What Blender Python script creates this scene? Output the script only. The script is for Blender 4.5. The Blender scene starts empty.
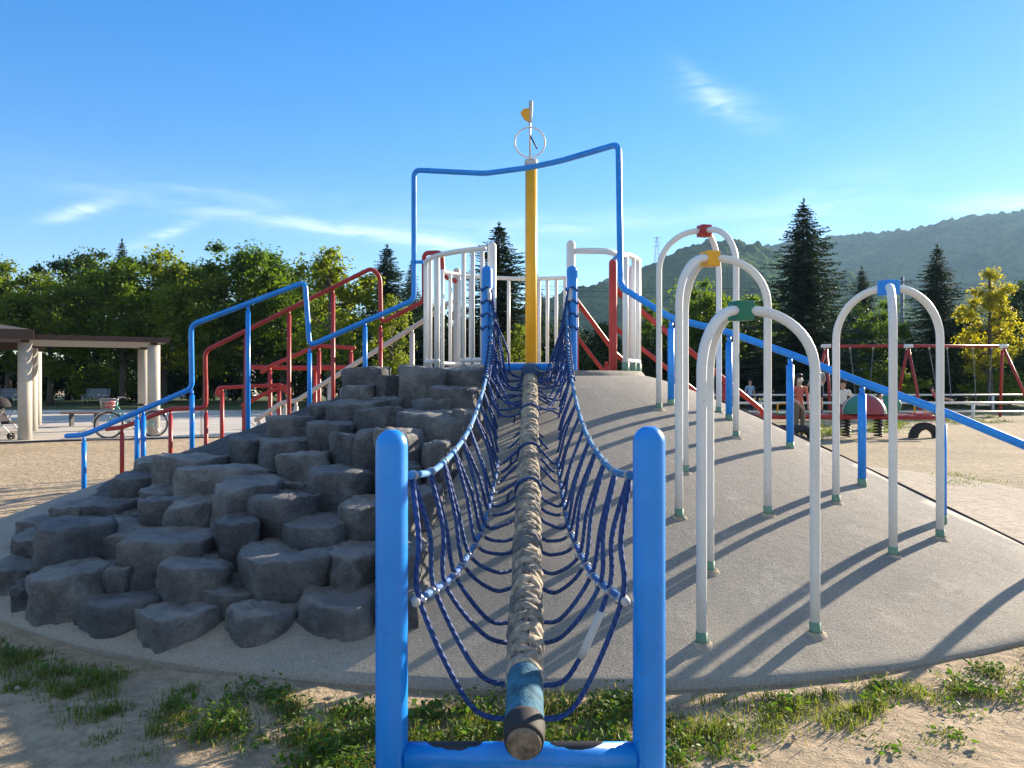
import bpy, bmesh, math, random
import numpy as np
from mathutils import Vector, Matrix, noise

random.seed(7)
rng = np.random.default_rng(7)
R = math.radians
PI = math.pi
SC = bpy.context.scene
COL = SC.collection

# ------------------------------------------------------------------ camera, sky, sun, exposure
F, HZ, EYE = 769.0, 380.0, 1.5
cam_d = bpy.data.cameras.new('camera')
cam = bpy.data.objects.new('camera', cam_d)
COL.objects.link(cam)
cam.location = (0, 0, EYE)
cam.rotation_euler = (R(90), 0, 0)
cam_d.sensor_width = 36.0
cam_d.lens = F / 1024 * 36
cam_d.shift_y = -4 / 1024
cam_d.clip_end = 20000
cam_d.clip_start = 0.05
SC.camera = cam

SUN_AZ, SUN_EL = 49.0, 18.0            # azimuth right of the viewing direction (+Y)
SUN_STRENGTH, SKY_STRENGTH, EXPOSURE = 5.0, 0.105, 1.62

world = bpy.data.worlds.new('World')
SC.world = world
world.use_nodes = True
SC.view_settings.view_transform = 'Standard'
SC.view_settings.look = 'None'
SC.view_settings.exposure = EXPOSURE
SC.view_settings.gamma = 1.0
SC.view_settings.use_curve_mapping = False


def build_sky():
    nt = world.node_tree
    nt.nodes.clear()
    N = nt.nodes.new
    L = nt.links.new
    out = N('ShaderNodeOutputWorld')
    bg = N('ShaderNodeBackground')
    bg.inputs['Strength'].default_value = SKY_STRENGTH
    sky = N('ShaderNodeTexSky')
    sky.sky_type = 'NISHITA'
    sky.sun_disc = False
    sky.sun_elevation = R(SUN_EL)
    sky.sun_rotation = R(SUN_AZ)
    sky.altitude = 100
    sky.air_density = 1.0
    sky.dust_density = 0.05
    sky.ozone_density = 2.5
    tc = N('ShaderNodeTexCoord')
    sep = N('ShaderNodeSeparateXYZ')
    L(tc.outputs['Generated'], sep.inputs[0])

    def m(op, a, b=None, c=None):
        n = N('ShaderNodeMath')
        n.operation = op
        for i, v in enumerate((a, b, c)):
            if v is None:
                continue
            if isinstance(v, (int, float)):
                n.inputs[i].default_value = v
            else:
                L(v, n.inputs[i])
        return n.outputs[0]
    az = m('ARCTAN2', sep.outputs[0], sep.outputs[1])
    el = m('ARCSINE', sep.outputs[2])
    # wisps of cirrus: each an elongated patch of streaked noise at an azimuth and elevation
    wisps = [  # az, el, half length, half height, slope, strength
        (-0.51, 0.190, 0.032, 0.007, 0.38, .8), (-0.425, 0.170, 0.03, 0.007, 0.45, .8),
        (-0.23, 0.190, 0.19, 0.0075, -0.085, .45), (-0.09, 0.175, 0.09, 0.008, -0.10, .5),
        (-0.37, 0.222, 0.06, 0.006, -0.1, .25), (0.275, 0.33, 0.05, 0.018, -0.42, .3),
        (0.245, 0.355, 0.03, 0.012, -0.8, .25), (0.57, 0.19, 0.06, 0.010, -0.05, .55),
        (0.10, 0.20, 0.22, 0.014, 0.05, .25), (0.36, 0.19, 0.10, 0.04, 0.3, .22),
        (-0.25, 0.205, 0.35, 0.03, -0.05, .10)]
    comb = N('ShaderNodeCombineXYZ')
    L(m('MULTIPLY', az, 7.0), comb.inputs[0])
    L(m('MULTIPLY', el, 38.0), comb.inputs[1])
    nz = N('ShaderNodeTexNoise')
    nz.inputs['Scale'].default_value = 1.6
    nz.inputs['Detail'].default_value = 9
    nz.inputs['Roughness'].default_value = .62
    nz.inputs['Distortion'].default_value = .7
    L(comb.outputs[0], nz.inputs['Vector'])
    streak = m('MULTIPLY', m('MAXIMUM', m('SUBTRACT', nz.outputs['Fac'], .28), 0), 2.2)
    tot = None
    for a, e, la, le, sl, st in wisps:
        da = m('SUBTRACT', az, a)
        de = m('SUBTRACT', m('SUBTRACT', el, e), m('MULTIPLY', da, sl))
        q = m('ADD', m('POWER', m('ABSOLUTE', m('DIVIDE', da, la)), 2.0), m('POWER', m('ABSOLUTE', m('DIVIDE', de, le)), 2.0))
        g = m('MULTIPLY', m('EXPONENT', m('MULTIPLY', q, -1.0)), st)
        tot = g if tot is None else m('ADD', tot, g)
    fac = m('MINIMUM', m('MULTIPLY', tot, streak), .8)
    # unseen broken cloud behind and above the camera, added to fill the shade
    n2 = N('ShaderNodeTexNoise')
    n2.inputs['Scale'].default_value = 2.6
    n2.inputs['Detail'].default_value = 7
    L(tc.outputs['Generated'], n2.inputs['Vector'])
    back = m('SUBTRACT', m('MULTIPLY', sep.outputs[2], .8), m('MULTIPLY', sep.outputs[1], .6))
    back = m('MINIMUM', m('MAXIMUM', m('MULTIPLY', m('ADD', back, -.25), 2.5), 0), 1)
    cov = m('MINIMUM', m('MAXIMUM', m('MULTIPLY', m('SUBTRACT', n2.outputs['Fac'], .36), 6.0), 0), 1)
    fill_cloud = m('MULTIPLY', back, cov)
    hs = N('ShaderNodeHueSaturation')
    hs.inputs['Saturation'].default_value = 1.74
    hs.inputs['Hue'].default_value = .515
    hs.inputs['Value'].default_value = 1.15
    gm = N('ShaderNodeGamma')
    gm.inputs[1].default_value = .70
    L(sky.outputs[0], gm.inputs[0])
    L(gm.outputs[0], hs.inputs['Color'])
    mix = N('ShaderNodeMixRGB')
    L(fac, mix.inputs[0])
    L(hs.outputs[0], mix.inputs[1])
    mix.inputs[2].default_value = (5.2, 5.5, 5.8, 1)
    mix2 = N('ShaderNodeMixRGB')
    L(m('MULTIPLY', fill_cloud, .92), mix2.inputs[0])
    L(mix.outputs[0], mix2.inputs[1])
    mix2.inputs[2].default_value = (1.55, 1.8, 2.1, 1)
    L(mix2.outputs[0], bg.inputs['Color'])
    L(bg.outputs[0], out.inputs[0])


build_sky()

sun_d = bpy.data.lights.new('sun', 'SUN')
sun_d.energy = SUN_STRENGTH
sun_d.angle = R(0.55)
sun_d.color = (1.0, .84, .64)
sun = bpy.data.objects.new('sun', sun_d)
COL.objects.link(sun)
_sd = Vector((math.sin(R(SUN_AZ)) * math.cos(R(SUN_EL)), math.cos(R(SUN_AZ)) * math.cos(R(SUN_EL)), math.sin(R(SUN_EL))))
sun.rotation_euler = _sd.to_track_quat('Z', 'Y').to_euler()
sun.location = _sd * 50


# ------------------------------------------------------------------ materials
def srgb(*c):
    return tuple((v / 12.92 if v <= .04045 else ((v + .055) / 1.055) ** 2.4) for v in c)


class NT:
    def __init__(s, name):
        s.m = bpy.data.materials.new(name)
        s.m.use_nodes = True
        s.t = s.m.node_tree
        s.t.nodes.clear()
        s.out = s.n('ShaderNodeOutputMaterial')
        s.b = s.n('ShaderNodeBsdfPrincipled')
        s.l(s.b.outputs[0], s.out.inputs[0])
        s.tc = s.n('ShaderNodeTexCoord')

    def n(s, t, **kw):
        n = s.t.nodes.new(t)
        for k, v in kw.items():
            setattr(n, k, v)
        return n

    def l(s, a, b):
        s.t.links.new(a, b)

    def noise(s, scale, detail=4, rough=.55, vec=None, dist=0):
        n = s.n('ShaderNodeTexNoise')
        n.inputs['Scale'].default_value = scale
        n.inputs['Detail'].default_value = detail
        n.inputs['Roughness'].default_value = rough
        n.inputs['Distortion'].default_value = dist
        s.l(vec if vec is not None else s.tc.outputs['Object'], n.inputs['Vector'])
        return n.outputs['Fac']

    def ramp(s, fac, stops):
        r = s.n('ShaderNodeValToRGB')
        e = r.color_ramp.elements
        while len(e) < len(stops):
            e.new(.5)
        for el, (p, c) in zip(e, stops):
            el.position = p
            el.color = (*c, 1) if len(c) == 3 else c
        s.l(fac, r.inputs[0])
        return r.outputs[0]

    def mix(s, fac, a, b, mode='MIX'):
        m = s.n('ShaderNodeMixRGB', blend_type=mode)
        for i, v in enumerate((fac, a, b)):
            if isinstance(v, (int, float)):
                m.inputs[i].default_value = v
            elif isinstance(v, tuple):
                m.inputs[i].default_value = (*v, 1)
            else:
                s.l(v, m.inputs[i])
        return m.outputs[0]

    def math(s, op, a, b=None):
        n = s.n('ShaderNodeMath', operation=op)
        for i, v in enumerate((a, b)):
            if v is None:
                continue
            if isinstance(v, (int, float)):
                n.inputs[i].default_value = v
            else:
                s.l(v, n.inputs[i])
        return n.outputs[0]

    def bump(s, h, strength, dist=.01):
        b = s.n('ShaderNodeBump')
        b.inputs['Strength'].default_value = strength
        b.inputs['Distance'].default_value = dist
        s.l(h, b.inputs['Height'])
        s.l(b.outputs[0], s.b.inputs['Normal'])

    def color(s, c):
        if isinstance(c, tuple):
            s.b.inputs['Base Color'].default_value = (*c, 1)
        else:
            s.l(c, s.b.inputs['Base Color'])


def paint(name, c, rough=.35, chip=None, var=.12):
    t = NT(name)
    v = t.noise(3.0, 5)
    dark = tuple(x * (1 - var) for x in c)
    lite = tuple(min(1, x * (1 + var) + .01) for x in c)
    col = t.ramp(v, [(.3, dark), (.7, lite)])
    if chip:
        ch = t.ramp(t.noise(17, 6, .7), [(.70, (0, 0, 0)), (.76, (1, 1, 1))])
        col = t.mix(ch, col, chip)
        mp = t.n('ShaderNodeMapping')
        mp.inputs['Scale'].default_value = (26, 26, 2.2)
        t.l(t.tc.outputs['Object'], mp.inputs[0])
        gr = t.ramp(t.noise(1.0, 6, .7, mp.outputs[0]), [(.54, (0, 0, 0)), (.78, (.55,) * 3)])
        col = t.mix(gr, col, tuple(.55 * x + .45 * y for x, y in zip(c, chip)))
        col = t.mix(t.ramp(t.noise(55, 4, .7), [(.665, (0, 0, 0)), (.705, (.8,) * 3)]), col, (.12, .075, .05))
    t.color(col)
    t.l(t.ramp(t.noise(9, 4), [(.3, (rough * .8,) * 3), (.75, (min(1, rough * 1.5),) * 3)]), t.b.inputs['Roughness'])
    t.bump(t.noise(28, 4), .06, .004)
    return t.m


def plain(name, c, rough=.7, var=.2, scale=8, bump=.1, bs=40, metal=0):
    t = NT(name)
    t.color(t.ramp(t.noise(scale, 5), [(.25, tuple(x * (1 - var) for x in c)), (.75, tuple(min(1, x * (1 + var)) for x in c))]))
    t.b.inputs['Roughness'].default_value = rough
    t.b.inputs['Metallic'].default_value = metal
    if bump:
        t.bump(t.noise(bs, 4), bump, .01)
    return t.m


def concrete_mat():
    t = NT('sprayed_concrete')
    big = t.noise(1.1, 5, .6)
    base = t.ramp(big, [(.3, (.215, .203, .18)), (.52, (.27, .256, .228)), (.74, (.33, .312, .277))])
    stain = t.ramp(t.noise(.55, 6, .7), [(.42, (1, 1, 1)), (.62, (.80, .79, .78))])
    base = t.mix(1.0, base, stain, 'MULTIPLY')
    sz = t.n('ShaderNodeSeparateXYZ')
    t.l(t.tc.outputs['Object'], sz.inputs[0])
    rim = t.math('SUBTRACT', t.math('MULTIPLY', t.noise(1.7, 6, .7), 1.3), t.math('MULTIPLY', sz.outputs[2], 1.5))
    base = t.mix(t.ramp(rim, [(.25, (0,) * 3), (.62, (.5,) * 3)]), base, (.44, .375, .28))
    pth = t.ramp(t.noise(2.6, 7, .75), [(.56, (0,) * 3), (.70, (.55,) * 3)])
    base = t.mix(pth, base, (.46, .425, .365))
    spot = t.ramp(t.noise(6.5, 3, .5), [(.70, (0,) * 3), (.73, (.5,) * 3)])
    base = t.mix(spot, base, (.17, .16, .145))
    sp = t.noise(130, 3, .7)
    base = t.mix(t.ramp(sp, [(.34, (.8,) * 3), (.47, (0,) * 3)]), base, (.085, .083, .08))
    base = t.mix(t.ramp(t.noise(120, 3, .7), [(.57, (0,) * 3), (.68, (.7,) * 3)]), base, (.62, .60, .55))
    t.color(base)
    t.b.inputs['Roughness'].default_value = .9
    h = t.math('ADD', t.math('MULTIPLY', t.noise(70, 5, .75), 1.0), t.math('MULTIPLY', t.noise(7, 4), 1.1))
    t.bump(h, .55, .014)
    return t.m


def sand_mat(name, c1, c2, c3, bump=.7):
    t = NT(name)
    base = t.ramp(t.noise(.35, 6, .6), [(.3, c1), (.5, c2), (.72, c3)])
    base = t.mix(t.ramp(t.noise(2.3, 6, .7), [(.45, (0,) * 3), (.75, (.5,) * 3)]), base, tuple(x * .72 for x in c1))
    base = t.mix(t.ramp(t.noise(7.5, 7, .8), [(.40, (.7,) * 3), (.56, (0,) * 3)]), base, tuple(x * .60 for x in c1))
    sp = t.noise(60, 3, .8)
    base = t.mix(t.ramp(sp, [(.28, (.6,) * 3), (.38, (0,) * 3)]), base, (.12, .105, .09))
    base = t.mix(t.ramp(sp, [(.66, (0,) * 3), (.74, (.6,) * 3)]), base, (.6, .54, .44))
    t.color(base)
    t.b.inputs['Roughness'].default_value = .95
    h = t.math('ADD', t.math('MULTIPLY', t.noise(48, 6, .75), .8), t.math('ADD', t.math('MULTIPLY', t.noise(5, 5, .65), 2.4), t.math('MULTIPLY', t.noise(13, 4, .6), 1.6)))
    t.bump(h, bump, .02)
    return t.m


def rock_mat():
    t = NT('boulder_stone')
    oi = t.n('ShaderNodeObjectInfo')
    base = t.ramp(t.noise(3.5, 8, .72), [(.32, (.085, .092, .106)), (.48, (.165, .174, .19)), (.64, (.30, .308, .32))])
    sp = t.noise(62, 5, .8)
    base = t.mix(t.ramp(sp, [(.30, (.6,) * 3), (.47, (0,) * 3)]), base, (.07, .073, .08))
    base = t.mix(t.ramp(sp, [(.56, (0,) * 3), (.68, (.65,) * 3)]), base, (.40, .385, .36))
    base = t.mix(t.ramp(t.noise(1.6, 5, .6), [(.5, (0,) * 3), (.72, (.22,) * 3)]), base, (.26, .235, .19))
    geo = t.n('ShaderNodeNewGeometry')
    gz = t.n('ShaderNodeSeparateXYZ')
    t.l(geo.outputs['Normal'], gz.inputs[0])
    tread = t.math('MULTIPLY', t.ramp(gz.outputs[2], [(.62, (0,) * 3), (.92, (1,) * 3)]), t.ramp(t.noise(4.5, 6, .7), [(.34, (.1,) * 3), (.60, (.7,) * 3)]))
    base = t.mix(tread, base, (.40, .395, .375))  # paler upward faces: light on the tops put into the colour, broken by noise
    crack = t.n('ShaderNodeTexVoronoi')
    crack.feature = 'DISTANCE_TO_EDGE'
    crack.inputs['Scale'].default_value = 2.0
    warp = t.n('ShaderNodeMixRGB', blend_type='ADD')
    warp.inputs[0].default_value = .35
    t.l(t.tc.outputs['Object'], warp.inputs[1])
    wn = t.n('ShaderNodeTexNoise')
    wn.inputs['Scale'].default_value = 5
    wn.inputs['Detail'].default_value = 5
    t.l(t.tc.outputs['Object'], wn.inputs['Vector'])
    t.l(wn.outputs['Color'], warp.inputs[2])
    t.l(warp.outputs[0], crack.inputs['Vector'])
    base = t.mix(t.ramp(crack.outputs['Distance'], [(.0, (.4,) * 3), (.012, (0,) * 3)]), base, (.045, .046, .05))
    base = t.mix(1.0, base, t.ramp(oi.outputs['Random'], [(0, (.74, .76, .80)), (.5, (1.0, .99, .98)), (1, (1.3, 1.26, 1.2))]), 'MULTIPLY')
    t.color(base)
    t.b.inputs['Roughness'].default_value = .88
    vo = t.n('ShaderNodeTexVoronoi')
    vo.feature = 'F1'
    vo.inputs['Scale'].default_value = 9
    t.l(t.tc.outputs['Object'], vo.inputs['Vector'])
    h = t.math('ADD', t.math('MULTIPLY', t.noise(12, 8, .72), 2.4), t.math('MULTIPLY', t.noise(80, 4, .7), .45))
    h = t.math('ADD', h, t.math('MULTIPLY', vo.outputs['Distance'], .7))
    t.bump(h, 1.0, .04)
    return t.m


def leaf_mat(name, c, c2, trans=.45):
    t = NT(name)
    oi = t.n('ShaderNodeObjectInfo')
    base = t.ramp(t.noise(.9, 4), [(.3, c), (.7, c2)])
    base = t.mix(t.ramp(t.noise(14, 2), [(.4, (0,) * 3), (.7, (.5,) * 3)]), base, tuple(x * 1.5 for x in c2))
    base = t.mix(1.0, base, t.ramp(oi.outputs['Random'], [(0, (.8, .85, .85)), (1, (1.2, 1.12, .95))]), 'MULTIPLY')
    t.color(base)
    t.b.inputs['Roughness'].default_value = .55
    t.b.inputs['Specular IOR Level'].default_value = .3
    tr = t.n('ShaderNodeBsdfTranslucent')
    t.l(t.mix(1.0, base, (1.5, 1.55, .55), 'MULTIPLY'), tr.inputs[0])
    ms = t.n('ShaderNodeMixShader')
    ms.inputs[0].default_value = trans
    t.l(t.b.outputs[0], ms.inputs[1])
    t.l(tr.outputs[0], ms.inputs[2])
    t.l(ms.outputs[0], t.out.inputs[0])
    return t.m


def rope_mat(name, c, c2, pitch=26.0, strands=2):
    t = NT(name)
    uv = t.n('ShaderNodeUVMap')
    sx = t.n('ShaderNodeSeparateXYZ')
    t.l(uv.outputs[0], sx.inputs[0])
    ph = t.math('ADD', t.math('MULTIPLY', sx.outputs[0], 2 * PI * strands), t.math('MULTIPLY', sx.outputs[1], 2 * PI * pitch))
    s = t.math('ADD', t.math('MULTIPLY', t.math('SINE', ph), .5), .5)
    col = t.mix(s, tuple(x * .55 for x in c), c)
    col = t.mix(t.ramp(t.noise(6, 6, .7), [(.48, (0,) * 3), (.7, (.8,) * 3)]), col, c2)
    t.color(col)
    t.b.inputs['Roughness'].default_value = .75
    t.bump(s, .5, .006)
    return t.m


def tile_mat():
    t = NT('plaza_tiles')
    mp = t.n('ShaderNodeMapping')
    mp.inputs['Rotation'].default_value = (0, 0, R(-22))
    t.l(t.tc.outputs['Object'], mp.inputs[0])
    br = t.n('ShaderNodeTexBrick')
    br.offset = 0
    br.inputs['Scale'].default_value = 1
    br.inputs['Brick Width'].default_value = 1.6
    br.inputs['Row Height'].default_value = 1.6
    br.inputs['Mortar Size'].default_value = .035
    br.inputs['Color1'].default_value = (.46, .43, .39, 1)
    br.inputs['Color2'].default_value = (.53, .50, .45, 1)
    br.inputs['Mortar'].default_value = (.24, .22, .2, 1)
    t.l(mp.outputs[0], br.inputs['Vector'])
    t.color(t.mix(t.ramp(t.noise(1.2, 6, .7), [(.45, (0,) * 3), (.8, (.5,) * 3)]), br.outputs[0], (.33, .3, .26)))
    t.b.inputs['Roughness'].default_value = .85
    return t.m


def hill_mat(name, c1, c2, c3):
    t = NT(name)
    n1 = t.noise(.011, 7, .65)
    n2 = t.noise(.07, 6, .7)
    col = t.ramp(t.math('ADD', t.math('MULTIPLY', n1, .55), t.math('MULTIPLY', n2, .45)), [(.40, c1), (.5, c2), (.59, c3)])
    t.color(col)
    t.b.inputs['Roughness'].default_value = 1
    t.b.inputs['Specular IOR Level'].default_value = 0
    t.bump(t.math('ADD', n2, t.math('MULTIPLY', n1, .6)), .9, 9)
    return t.m


BLUE = (.004, .245, .80)
M = {
    'concrete': concrete_mat(),
    'sand': sand_mat('sandy_ground', (.39, .30, .19), (.48, .375, .245), (.56, .445, .30), 1.0),
    'dirt': sand_mat('trodden_dirt', (.27, .215, .135), (.37, .30, .19), (.47, .385, .255), 1.0),
    'pad': sand_mat('dusty_concrete', (.37, .32, .245), (.43, .37, .285), (.48, .42, .33), .45),
    'lawn': sand_mat('mown_lawn', (.055, .085, .025), (.075, .11, .03), (.11, .14, .045), .8),
    'tiles': tile_mat(),
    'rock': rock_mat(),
    'blue': paint('blue_paint', BLUE, .30, (.02, .11, .36)),
    'red': paint('red_paint', (.36, .02, .018), .38, (.2, .06, .05)),
    'white': paint('white_paint', (.74, .74, .72), .38, (.36, .33, .29), .06),
    'grey_white': paint('grey_white_paint', (.5, .49, .46), .45, (.36, .33, .29), .08),
    'yellow': paint('yellow_paint', (.80, .40, .008), .35, (.4, .25, .06)),
    'green': paint('green_paint', (.008, .17, .10), .4),
    'sleeve': paint('pale_green_paint', (.14, .27, .19), .6, (.3, .3, .27)),
    'steel': plain('galvanised_steel', (.5, .5, .5), .35, .15, 8, .05, 40, .9),
    'rubber': plain('black_rubber', (.025, .025, .027), .75),
    'rope': rope_mat('blue_rope', (.014, .06, .25), (.035, .10, .27)),
    'rope_pale': rope_mat('faded_blue_rope', (.05, .23, .50), (.16, .33, .48), 18),
    'rope_mid': rope_mat('worn_blue_rope', (.03, .14, .42), (.10, .22, .36), 18),
    'wrap': None,
    'wood': plain('worn_timber', (.17, .14, .11), .85, .4, 10, .4, 20),
    'log_wood': plain('cut_log_end', (.17, .14, .11), .9, .7, 30, .8, 40),
    'mortar': plain('dark_mortar', (.05, .05, .052), .95, .4, 9, .5, 30),
    'brown': plain('brown_beam', (.05, .026, .022), .6, .2),
    'bench_wood': plain('bench_slats', (.20, .13, .09), .7, .25),
    'column': plain('pale_column_render', (.46, .43, .38), .8, .1, 5, .1, 60),
    'slats': plain('pale_slats', (.3, .285, .25), .8, .1),
    'bark': plain('bark', (.085, .07, .055), .9, .35, 6, .6, 14),
    'leaf_mid': leaf_mat('green_leaves', (.045, .088, .013), (.10, .16, .022), .62),
    'leaf_light': leaf_mat('light_green_leaves', (.08, .125, .018), (.165, .205, .03), .60),
    'leaf_dark': leaf_mat('dark_green_leaves', (.016, .038, .009), (.036, .066, .013), .42),
    'leaf_yellow': leaf_mat('yellow_leaves', (.24, .23, .02), (.36, .32, .03), .5),
    'needle': leaf_mat('spruce_needles', (.022, .048, .030), (.042, .075, .042), .15),
    'grass': leaf_mat('grass_blades', (.07, .11, .024), (.12, .165, .034), .5),
    'dry': leaf_mat('dry_grass', (.22, .18, .08), (.28, .23, .11), .4),
    'weed': leaf_mat('weed_leaves', (.05, .11, .02), (.09, .165, .028), .42),
    'skin': plain('skin', (.50, .30, .21), .55, .05, 5, 0),
    'hair': plain('dark_hair', (.015, .012, .011), .5, .2),
    'coral': plain('coral_cloth', (.55, .14, .10), .85, .1),
    'khaki': plain('khaki_cloth', (.16, .13, .09), .85, .1),
    'grey_cloth': plain('grey_cloth', (.33, .35, .38), .85, .1),
    'navy': plain('navy_cloth', (.015, .02, .06), .85, .1),
    'white_cloth': plain('white_cloth', (.68, .68, .68), .85, .05),
    'purple': plain('mauve_cloth', (.30, .16, .33), .85, .3, 20),
    'sky_cloth': plain('light_blue_cloth', (.25, .40, .62), .85, .25, 12),
    'shoe': plain('blue_shoe', (.04, .10, .42), .6, .1),
    'pink': plain('pink_cloth', (.62, .12, .14), .8, .2),
    'teal': paint('teal_paint', (.10, .38, .38), .3),
    'black': plain('black_plastic', (.02, .02, .022), .5),
    'black_cloth': plain('black_cloth', (.025, .025, .03), .9),
    'dome_green': paint('worn_green_paint', (.03, .20, .13), .45, (.2, .25, .2)),
    'dome_red': paint('worn_red_paint', (.33, .05, .06), .45, (.3, .2, .2)),
    'house': plain('house_wall', (.55, .55, .56), .85, .08),
    'roof': plain('house_roof', (.07, .055, .05), .8, .2),
    'glass': plain('dark_glass', (.03, .04, .05), .1, .1, 3, 0),
    'bench_blue': plain('bench_blue_grey', (.16, .20, .26), .7, .2),
    'pebble': plain('pebble_stone', (.30, .27, .23), .9, .35),
    'hill_near': hill_mat('hill_forest', (.022, .05, .016), (.055, .105, .028), (.12, .18, .05)),
    'hill_far': hill_mat('far_hill_forest', (.025, .06, .018), (.06, .12, .03), (.12, .19, .05)),
}


def wrap_mat():
    t = NT('log_wrapping_rope')
    uv = t.n('ShaderNodeUVMap')
    sx = t.n('ShaderNodeSeparateXYZ')
    t.l(uv.outputs[0], sx.inputs[0])
    ph = t.math('ADD', t.math('MULTIPLY', sx.outputs[0], 2 * PI * 2), t.math('MULTIPLY', sx.outputs[1], 2 * PI * 22))
    s = t.math('ADD', t.math('MULTIPLY', t.math('SINE', ph), .5), .5)
    col = t.ramp(t.noise(5, 5, .7), [(.34, (.17, .16, .15)), (.5, (.42, .36, .27)), (.7, (.56, .48, .37))])
    col = t.mix(t.ramp(t.noise(3.4, 5, .65), [(.50, (0,) * 3), (.60, (.8,) * 3)]), col, (.06, .085, .12))
    col = t.mix(t.math('MULTIPLY', t.math('SUBTRACT', 1, s), .45), col, (.12, .10, .08))
    t.color(col)
    t.b.inputs['Roughness'].default_value = .9
    t.bump(t.math('ADD', s, t.noise(60, 4)), .6, .006)
    return t.m


M['wrap'] = wrap_mat()


# ------------------------------------------------------------------ helpers
def P(x, y, Y):
    """world point seen at (x, y) of the measured photograph at depth Y"""
    return Vector(((x - 512) / F * Y, Y, EYE + (HZ - y) / F * Y))


def G(x, y):
    Y = EYE * F / (y - HZ)
    return Vector(((x - 512) / F * Y, Y, 0))


CX, CY, RB, RP, HP = 0.2, 9.55, 5.85, 1.42, 1.6


def mound_z(x, y):
    r = math.hypot(x - CX, y - CY)
    z = .003 + (RB - r) * .361
    if r > RB:
        return 0.0
    k = .10
    d = z - HP
    return HP + .5 * (d - math.sqrt(d * d + k * k))


def on_mound(x, y):
    Y = 2.5
    while Y < 14:
        p = P(x, y, Y)
        if p.z <= mound_z(p.x, p.y):
            return Vector((p.x, p.y, mound_z(p.x, p.y)))
        Y += .01
    return G(x, y)


def fillet(pts, rad, n=6):
    pts = [Vector(p) for p in pts]
    out = [pts[0]]
    for i in range(1, len(pts) - 1):
        a, b, c = pts[i - 1], pts[i], pts[i + 1]
        u, v = (a - b), (c - b)
        d = min(rad, u.length * .45, v.length * .45)
        p0, p1 = b + u.normalized() * d, b + v.normalized() * d
        for k in range(n + 1):
            t = k / n
            out.append(p0 * (1 - t) ** 2 + b * 2 * t * (1 - t) + p1 * t * t)
    out.append(pts[-1])
    return out


def spline(pts, n=8):
    pts = [Vector(p) for p in pts]
    q = [pts[0] * 2 - pts[1]] + pts + [pts[-1] * 2 - pts[-2]]
    out = []
    for i in range(1, len(q) - 2):
        for k in range(n):
            t = k / n
            a, b, c, d = q[i - 1], q[i], q[i + 1], q[i + 2]
            out.append(.5 * ((2 * b) + (c - a) * t + (2 * a - 5 * b + 4 * c - d) * t * t + (3 * b - a - 3 * c + d) * t ** 3))
    out.append(pts[-1])
    return out


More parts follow.
